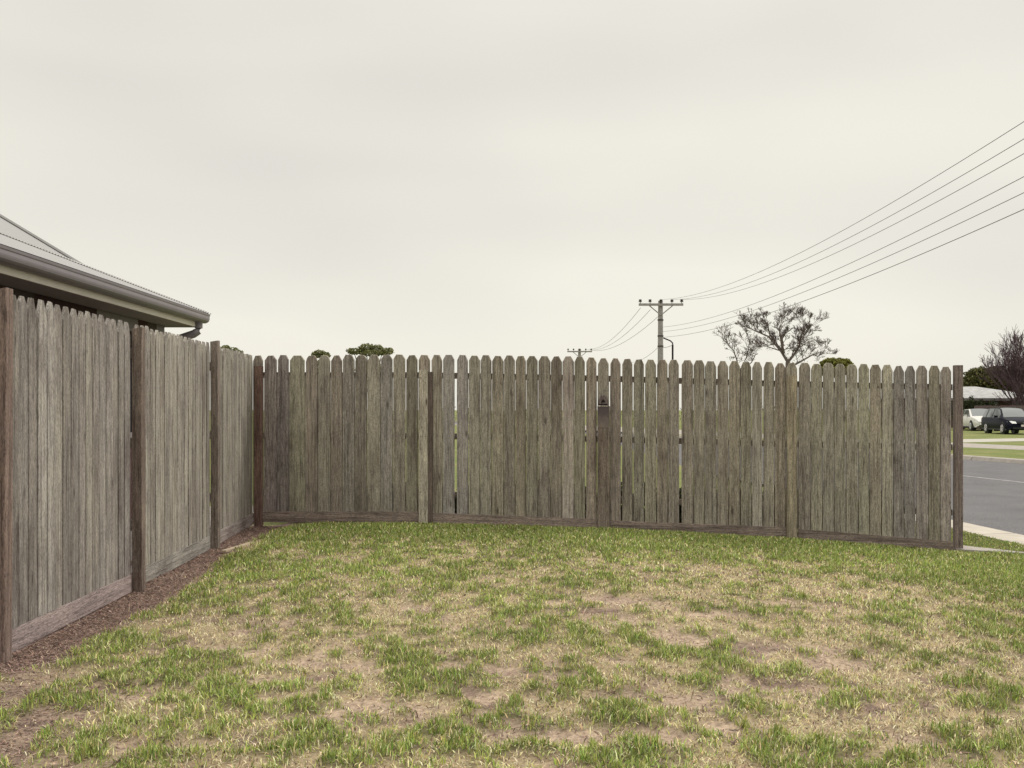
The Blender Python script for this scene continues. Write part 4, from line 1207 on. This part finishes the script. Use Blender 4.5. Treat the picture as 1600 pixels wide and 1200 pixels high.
P, C = leaf_cloud(cl, 300, .045, [(0.105, 0.088, 0.072), (0.085, 0.070, 0.062), (0.14, 0.12, 0.08)], 21, fill=.9)
link('leaves', quads_mesh('leaves', P, C), M['leaf'], root)
# small bare tree to its left
Y = 84.0; X0 = at(1155, 0, Y)[0]
root = empty('bare_tree', (X0, Y, 0.0), 'smaller thin bare tree left of the large leafless one', 'tree', 'leafless trees')
T = Twigs(9)
T.b.tube([(0, 0, -.1), (0, 0, 2.5), rel(1155, 580, X0)], [.22, .18, .14], 8)
K = dict(spread=.6, up=.12, shrink=.7)
T.limb([rel(1155, 580, X0), rel(1152, 562, X0, .2), rel(1148, 548, X0, .4), rel(1141, 540, X0, .5)], .11, .03, 3, L=.8, **K)
T.limb([rel(1155, 580, X0), rel(1165, 560, X0, -.2), rel(1168, 545, X0, -.4), rel(1169, 532, X0, -.5)], .10, .03, 3, L=.8, **K)
T.limb([rel(1155, 580, X0), rel(1176, 566, X0, .4), rel(1184, 552, X0, .6)], .09, .03, 3, L=.75, **K)
T.b.build('branches', M['bark'], root)
cl = []
for a_ in [(1140, 560, 8, 4), (1148, 558, 7, 4), (1163, 551, 7, 4), (1176, 560, 7, 4), (1158, 562, 6, 4)]: lc(*a_)
P, C = leaf_cloud(cl, 420, .05, [(0.085, 0.07, 0.06), (0.06, 0.05, 0.045)], 22, fill=.9)
link('leaves', quads_mesh('leaves', P, C), M['leaf'], root)
# purple-brown bare tree by the street
Y = 74.0; X0 = at(1607, 0, Y)[0]
root = empty('bare_tree', (X0, Y, 0.1), 'dense purple-brown leafless tree behind the parked cars at the right edge', 'tree', 'leafless trees')
T = Twigs(12, rmin=.012)
rq = random.Random(5)
for k in range(24):
    a_ = rq.uniform(0, 2*math.pi); ln = rq.uniform(0.15, .62)
    d = (math.cos(a_)*ln, math.sin(a_)*ln, 1.0)
    T.grow((d[0]*.4, d[1]*.4, 0.0), d, rq.uniform(1.75, 2.25), .07, 5, spread=.36, up=.20, shrink=.74, kids=(2, 2))
T.b.build('branches', M['bark_purple'], root)
print('twig faces', len(T.b.f))

# ------------------------------------------------------------------ far houses, fence, hedges at the right
Y = 78.0
m_roof2 = simple('pale_tiled_roof', (0.34, 0.34, 0.34), 0.7, 0, 0.3, 2.2)
xl, xr = 30.5, 41.5
ez = HC + (640-622)/F*Y; rz = HC + (640-604)/F*(Y+5)
root = empty('house', ((xl+xr)/2, Y+5, 0.1), 'low house with pale hipped roof and brown walls behind the parked cars', 'house')
cxh = (xl+xr)/2
b = MB(); yy0, yy1 = -5, 5
b.v = [(xl-cxh, yy0, ez-.1), (xr-cxh, yy0, ez-.1), (xr-cxh, yy1, ez-.1), (xl-cxh, yy1, ez-.1), (xl-cxh+3.9, 0, rz-.1), (xr-cxh-3.9, 0, rz-.1)]
b.f = [(0, 1, 5, 4), (1, 2, 5), (2, 3, 4, 5), (3, 0, 4), (3, 2, 1, 0)]; b.m = [0]*5
b.build('roof', m_roof2, root)
b = MB(); b.box((xl-cxh-.02, -5.05, ez-.30), (xr-cxh+.02, -5.0, ez-.102)); b.build('fascia', m_gut, root)
b = MB(); b.box((xl-cxh+.6, -4.4, -.1), (xr-cxh-.6, 4.4, ez-.11)); b.build('wall', simple('brown_brick', (0.105, 0.07, 0.06), 0.9, 0, 0.2, 5), root)
for wx in (2.2, 5.2, 7.9):
    b = MB(); b.box((xl-cxh+wx, -4.43, .9), (xl-cxh+wx+1.6, -4.401, 2.0)); w_ = b.build('window', m_trim, root)
    b = MB(); b.box((xl-cxh+wx+.08, -4.445, .98), (xl-cxh+wx+1.52, -4.431, 1.92)); b.build('pane', m_glass, w_)
def hedge(px0, px1, pyt, Y, label, pal, depth=1.4, seed=1, n_per=500, group=None, zb=.1):
    a0, a1 = at(px0, pyt, Y), at(px1, pyt, Y)
    cxx = (a0[0]+a1[0])/2; hh_ = a0[2]-zb; wd = (a1[0]-a0[0])
    n = max(2, int(wd/1.2)); cl = []
    for k in range(n):
        xx = -wd/2 + wd*(k+.5)/n
        cl.append(((xx, random.uniform(-.2, .2), hh_*.5), (wd/n*.75, depth/2, hh_*random.uniform(.50, .56))))
    P, C = leaf_cloud(cl, n_per, .10, pal, seed)
    o = link('hedge', quads_mesh('hedge', P, C), M['leaf'], None, (cxx, Y, zb))
    return tag(o, label, 'hedge', group)
DG = [(0.035, 0.045, 0.016), (0.055, 0.065, 0.022), (0.025, 0.032, 0.014)]
hedge(1490, 1526, 620.5, 72, 'dense dark green hedge bush above the white car', DG, seed=31, n_per=1500)
hedge(1526, 1556, 624, 76.6, 'low dark hedge strip under the pale roof eave', DG, seed=32, n_per=900)
# low dark planting close behind the fence, seen only through the gaps
for i, (xa_, xb_, lab) in enumerate(((-2.6, 0.9, 'low dark planting behind the left half of the far fence, glimpsed in the gaps'), (1.0, 4.1, 'low dark planting behind the right half of the far fence, glimpsed in the gaps'))):
    cl = []; nn_ = 9
    for k in range(nn_):
        xx = xa_ + (xb_-xa_)*(k+.5)/nn_
        cl.append(((xx-(xa_+xb_)/2, .45 - 0.1903*(xx-(xa_+xb_)/2), .26), ((xb_-xa_)/nn_*.7, .26, random.uniform(.24, .32))))
    P, C = leaf_cloud(cl, 16000, .035, DG, 61+i)
    xm_ = (xa_+xb_)/2
    tag(link('shrub_border', quads_mesh('shrub_border', P, C), M['leaf'], None, (xm_, fence_front(xm_)+.1, .12)), lab, 'shrubs', 'shrub borders behind the far fence')
# brown paling fence behind cars
ax0, ax1 = at(1522, 633, 71.0), at(1640, 633, 71.0)
root = empty('paling_fence', ((ax0[0]+ax1[0])/2, 71.0, .1), 'distant brown paling fence behind the parked cars', 'fence')
wd = ax1[0]-ax0[0]; hh_ = ax0[2]-.1
n = int(wd/.15)
pm = MB(); pm.box((-.07, -.01, 0), (.07, .01, hh_-.03)); pm = pm.mesh('paling')
m_bf = simple('brown_paling', (0.115, 0.085, 0.085), 0.9, 0, 0.25, 2.5)
pm.materials.append(m_bf)
for k in range(n):
    o = bpy.data.objects.new('paling', pm); COL.objects.link(o); o.parent = root
    o.location = (-wd/2 + (k+.5)*wd/n, random.uniform(-.01, .01), random.uniform(-.02, .02))
b = MB(); b.box((-wd/2, .015, .5), (wd/2, .06, .6)); b.build('rail', m_bf, root)
# what shows through the gaps far behind the fence
far_pal = [(0.07, 0.075, 0.035), (0.10, 0.10, 0.05), (0.05, 0.055, 0.03)]
for i, (p0_, p1_, t_, Yh, lab) in enumerate([(420, 640, 634, 118, 'far low hedge glimpsed through the left part of the fence'),
        (690, 900, 636, 120, 'far low hedge glimpsed through the middle of the fence'), (940, 1130, 633, 122, 'far low hedge glimpsed beyond the near power pole'), (1180, 1440, 634, 118, 'far low hedge glimpsed through the right part of the fence')]):
    hedge(p0_, p1_, t_, Yh, lab, far_pal, 2.0, 40+i, 90, 'far hedges beyond the fence', zb=-.05)

# ------------------------------------------------------------------ cars
def carmat(name, col, rough=0.4, coat=0.0):
    m, nt, b_ = nodemat(name, rough, 0.25, 0.5)
    b_.inputs['Coat Weight'].default_value = coat; b_.inputs['Metallic'].default_value = 0.0; b_.inputs['Specular IOR Level'].default_value = 0.06
    n_ = noise(nt, 3, 3, 0.5)
    nt.links.new(ramp(nt, n_, [(0.3, tuple(v*.94 for v in col)), (0.7, tuple(min(1, v*1.05) for v in col))]), b_.inputs['Base Color'])
    return m
M['tyre'] = simple('tyre_rubber', (0.025, 0.024, 0.025), 0.85)
M['rim'] = simple('alloy_rim', (0.50, 0.49, 0.50), 0.35, 0.7)
M['cglass'] = simple('car_glass', (0.10, 0.11, 0.115), 0.05, 0, 0.05, 2, 0.8)
M['black'] = simple('black_plastic', (0.02, 0.02, 0.022), 0.5)
M['lamp'] = simple('headlight_glass', (0.62, 0.62, 0.62), 0.1, 0.3, 0.05, 3, 0.8)
M['plate'] = simple('number_plate', (0.62, 0.56, 0.55), 0.5)
M['chrome'] = simple('chrome', (0.55, 0.55, 0.56), 0.15, 1.0)
def make_car(label, col, loc, yaw, wagon=True, group='cars parked across the street', wheelbase=2.70, L=4.65, W=1.78, Ht=1.46):
    """front towards local +x"""
    root = empty('car', loc, label, 'car', group, yaw)
    paint = carmat('car_paint', col)
    x0, x1 = -L/2, L/2
    fa, ra = x1-.88, x1-.88-wheelbase
    # stations: x, belt z (hood/deck height), roof z or None, half width lower, cabin half width at top
    if wagon:
        S_ = [(-2.325, .62, .62, .70), (-2.28, .88, 1.02, .82), (-2.10, .93, 1.36, .87), (-1.80, .94, 1.44, .89), (-.9, .94, Ht, .89), (.0, .93, Ht, .89), (.35, .92, 1.42, .89), (.80, .91, 1.16, .89), (1.12, .90, .96, .88), (1.60, .84, .86, .87), (2.05, .74, .76, .82), (2.27, .60, .62, .74), (2.325, .50, .50, .66)]
    else:
        S_ = [(-2.325, .70, .70, .70), (-2.25, .92, .94, .80), (-1.75, .95, .98, .86), (-1.35, .95, 1.16, .88), (-.90, .94, 1.38, .88), (-.3, .93, Ht, .88), (.15, .92, 1.42, .88), (.62, .91, 1.20, .88), (1.10, .89, .95, .87), (1.60, .83, .85, .86), (2.05, .73, .75, .81), (2.27, .60, .62, .73), (2.325, .50, .50, .66)]
    sx = L/4.65; sw = W/1.78
    rows = []
    for (x_, bz_, rz_, hw) in S_:
        x_ *= sx; hw *= sw
        zlow = .24 if abs(x_) < 2.2 else .34
        tw_ = hw*.94 if rz_-bz_ < .05 else hw*(.94 - .24*min(1, (rz_-bz_)/.5))
        rows.append([(x_, hw*.90, zlow), (x_, hw*.985, zlow+.12), (x_, hw, .55), (x_, hw*.975, bz_-.03), (x_, hw*.93, bz_+.005),
                     (x_, tw_, max(rz_-.03, bz_+.01)), (x_, tw_*.86, rz_+.0), (x_, tw_*.45, rz_+.025 if rz_ > bz_+.1 else rz_+.012), (x_, 0, rz_+.035 if rz_ > bz_+.1 else rz_+.018)])
    nr, npt = len(rows), 9
    full = []
    for r_ in rows: full += [(p[0], p[1], p[2]) for p in r_] + [(p[0], -p[1], p[2]) for p in reversed(r_[:-1])]
    m_ = 2*npt-1
    groups = {'body': [], 'windscreen': [], 'side_window': [], 'rear_window': []}
    for i in range(nr-1):
        xm = (rows[i][0][0]+rows[i+1][0][0])/2
        cab = S_[i][2]-S_[i][1] > .15 or S_[i+1][2]-S_[i+1][1] > .15
        for j in range(m_-1):
            jj = j if j < npt-1 else m_-2-j
            f_ = (i*m_+j, (i+1)*m_+j, (i+1)*m_+j+1, i*m_+j+1)
            f_ = f_[::-1]
            key = 'body'
            if cab:
                if jj == 4 and -2.05*sx < xm < .9*sx: key = 'side_window'
                if jj >= 6 and .17*sx < xm < 1.15*sx: key = 'windscreen'
                if jj >= 6 and wagon and xm < -2.12*sx: key = 'rear_window'
                if jj >= 6 and not wagon and -1.8*sx < xm < -.95*sx: key = 'rear_window'
            groups[key].append(f_)
    groups['body'].append(tuple(range(m_)))
    groups['body'].append(tuple((nr-1)*m_ + i for i in reversed(range(m_))))
    groups['body'] += [((i)*m_, i*m_+m_-1, (i+1)*m_+m_-1, (i+1)*m_) for i in range(nr-1)]
    body = None
    for key, fs in groups.items():
        if not fs: continue
        used = sorted({v for f_ in fs for v in f_}); mp_ = {v: i for i, v in enumerate(used)}
        b = MB(); b.smooth = key != 'body' or True
        b.v = [full[v] for v in used]; b.f = [tuple(mp_[v] for v in f_) for f_ in fs]; b.m = [0]*len(b.f)
        o = b.build(key, paint if key == 'body' else M['cglass'], root)
        o.data.polygons.foreach_set('use_smooth', [len(p.vertices) == 4 for p in o.data.polygons])
    # pillars
    for s in (-1, 1):
        for (xa, xb) in (((-.45*sx), (-.45*sx+.07)), ((-1.45*sx), (-1.45*sx+.07))):
            if not wagon and xa < -1.2*sx: continue
            b = MB(); y0_, y1_ = .885*s*sw*.935, .70*s*sw*.905
            b.face([(xa, y0_, .94), (xb, y0_, .94), (xb, y1_, Ht-.04), (xa, y1_, Ht-.04)]); b.face([(xa, y0_, .94), (xa, y1_, Ht-.04), (xb, y1_, Ht-.04), (xb, y0_, .94)])
            b.v = [(v[0], v[1]+.012*s, v[2]) for v in b.v]
            b.build('pillar', paint, root)
    # wheels
    for xw in (fa, ra):
        for s in (-1, 1):
            yw = s*(W/2-.11)
            b = MB(); b.tube([(xw, yw-s*.16, .33), (xw, yw+s*.085, .33)], .375, 20); b.build('wheel_arch', M['black'], root)
            b = MB(); b.smooth = False; b.tube([(xw, yw-s*.11, .32), (xw, yw+s*.09, .32), (xw, yw+s*.115, .32)], [.32, .32, .29], 22); wh = b.build('wheel', M['tyre'], root)
            b = MB(); b.tube([(xw, yw+s*.10, .32), (xw, yw+s*.118, .32)], .195, 16)
            rim = b.build('rim', M['black'], wh)
            b = MB()
            for q in range(6):
                a_ = q*math.pi/3
                b.tube([(xw+math.cos(a_)*.03, yw+s*.122, .32+math.sin(a_)*.03), (xw+math.cos(a_)*.195, yw+s*.120, .32+math.sin(a_)*.195)], .028, 4)
            b.tube([(xw, yw+s*.115, .32), (xw, yw+s*.13, .32)], .055, 8)
            for q in range(18):
                a_, b2 = q*math.pi/9, (q+1)*math.pi/9
                b.tube([(xw+math.cos(a_)*.205, yw+s*.118, .32+math.sin(a_)*.205), (xw+math.cos(b2)*.205, yw+s*.118, .32+math.sin(b2)*.205)], .018, 4, caps=False)
            b.build('rim_spokes', M['rim'], wh)
    # front: lamps, grille, plate, lower intake
    for s in (-1, 1):
        b = MB(); b.v = [(x1-.36, s*.815*sw, .70), (x1-.08, s*.62*sw, .60), (x1-.015, s*.40*sw, .60), (x1-.10, s*.42*sw, .70), (x1-.22, s*.62*sw, .745)]
        b.v = [(v[0]+.035, v[1]+s*.012, v[2]+.01) for v in b.v]
        b.v += [(v[0]-.08, v[1], v[2]-.01) for v in b.v]
        b.f = [(0, 1, 2, 3, 4), (9, 8, 7, 6, 5)] + [(i, 5+i, 5+(i+1) % 5, (i+1) % 5) for i in range(5)]; b.m = [0]*len(b.f)
        b.build('headlight', M['lamp'], root)
        b = MB(); b.box((.62*sx, s*(.89*sw)-.0, .93), (.76*sx, s*(.89*sw+.17), 1.05)) if s > 0 else b.box((.62*sx, s*(.89*sw+.17), .93), (.76*sx, s*(.89*sw), 1.05))
        b.build('mirror', paint, root)
        b = MB(); b.box((x0-.01, min(s*.55, s*.80), .72), (x0+.12, max(s*.55, s*.80), .86)); b.build('tail_light', simple('red_lamp', (.35, .02, .02), .2), root)
    b = MB(); b.box((x1-.08, -.36*sw, .60), (x1+.015, .36*sw, .68)); b.build('grille', M['black'], root)
    b = MB(); b.box((x1-.08, -.10, .635), (x1+.022, .10, .655)); b.build('badge', M['chrome'], root)
    b = MB(); b.box((x1-.1, -.60*sw, .30), (x1+.012, .60*sw, .40)); b.build('lower_intake', M['black'], root)
    b = MB(); b.box((x1+.0, -.18, .44), (x1+.025, .18, .55)); b.build('number_plate', M['plate'], root)
    b = MB(); b.box((x0+.25, -W/2*.985, .23), (x1-.25, -W/2*.985+.02, .30)); b.build('sill', M['black'], root)
    if wagon:
        for s in (-1, 1):
            b = MB(); b.tube([(-1.8*sx, s*.58, Ht+.0), (-1.7*sx, s*.58, Ht+.055), (.1*sx, s*.58, Ht+.055), (.2*sx, s*.58, Ht+.0)], .016, 6); b.build('roof_rail', M['black'], root)
    return root
# dark wagon: front wheel near (1567, 679), rear wheel near (1541, 678)
def ground_at(px, py, z=0.108):
    X_, Y_ = un(px, py, z); return X_, Y_
def place_car(fpx, Yf, yaw, L=4.65, W=1.78, wb=2.70):
    """centre so that the camera-side front wheel stands at column fpx and depth Yf"""
    X_, Y_ = (fpx-800)/F*Yf, Yf
    lx, ly = L/2-.88, -(W/2-.05)
    cy, sy = math.cos(yaw), math.sin(yaw)
    return (X_ - (lx*cy - ly*sy), Y_ - (lx*sy + ly*cy), 0.108)
yw = R(-97)
make_car('dark navy wagon with roof rails parked on the grass across the street', (0.008, 0.009, 0.018), place_car(1567, 57.5, yw), yw, True)
yw = R(-98)
make_car('white sedan parked to the left of and behind the dark wagon', (0.62, 0.61, 0.58), place_car(1517.5, 66.5, yw), yw, False, Ht=1.40)
yw = R(-98)
make_car('pale silver car at the right edge, mostly beyond the dark wagon', (0.36, 0.41, 0.43), place_car(1598, 76, yw), yw, False, Ht=1.55)
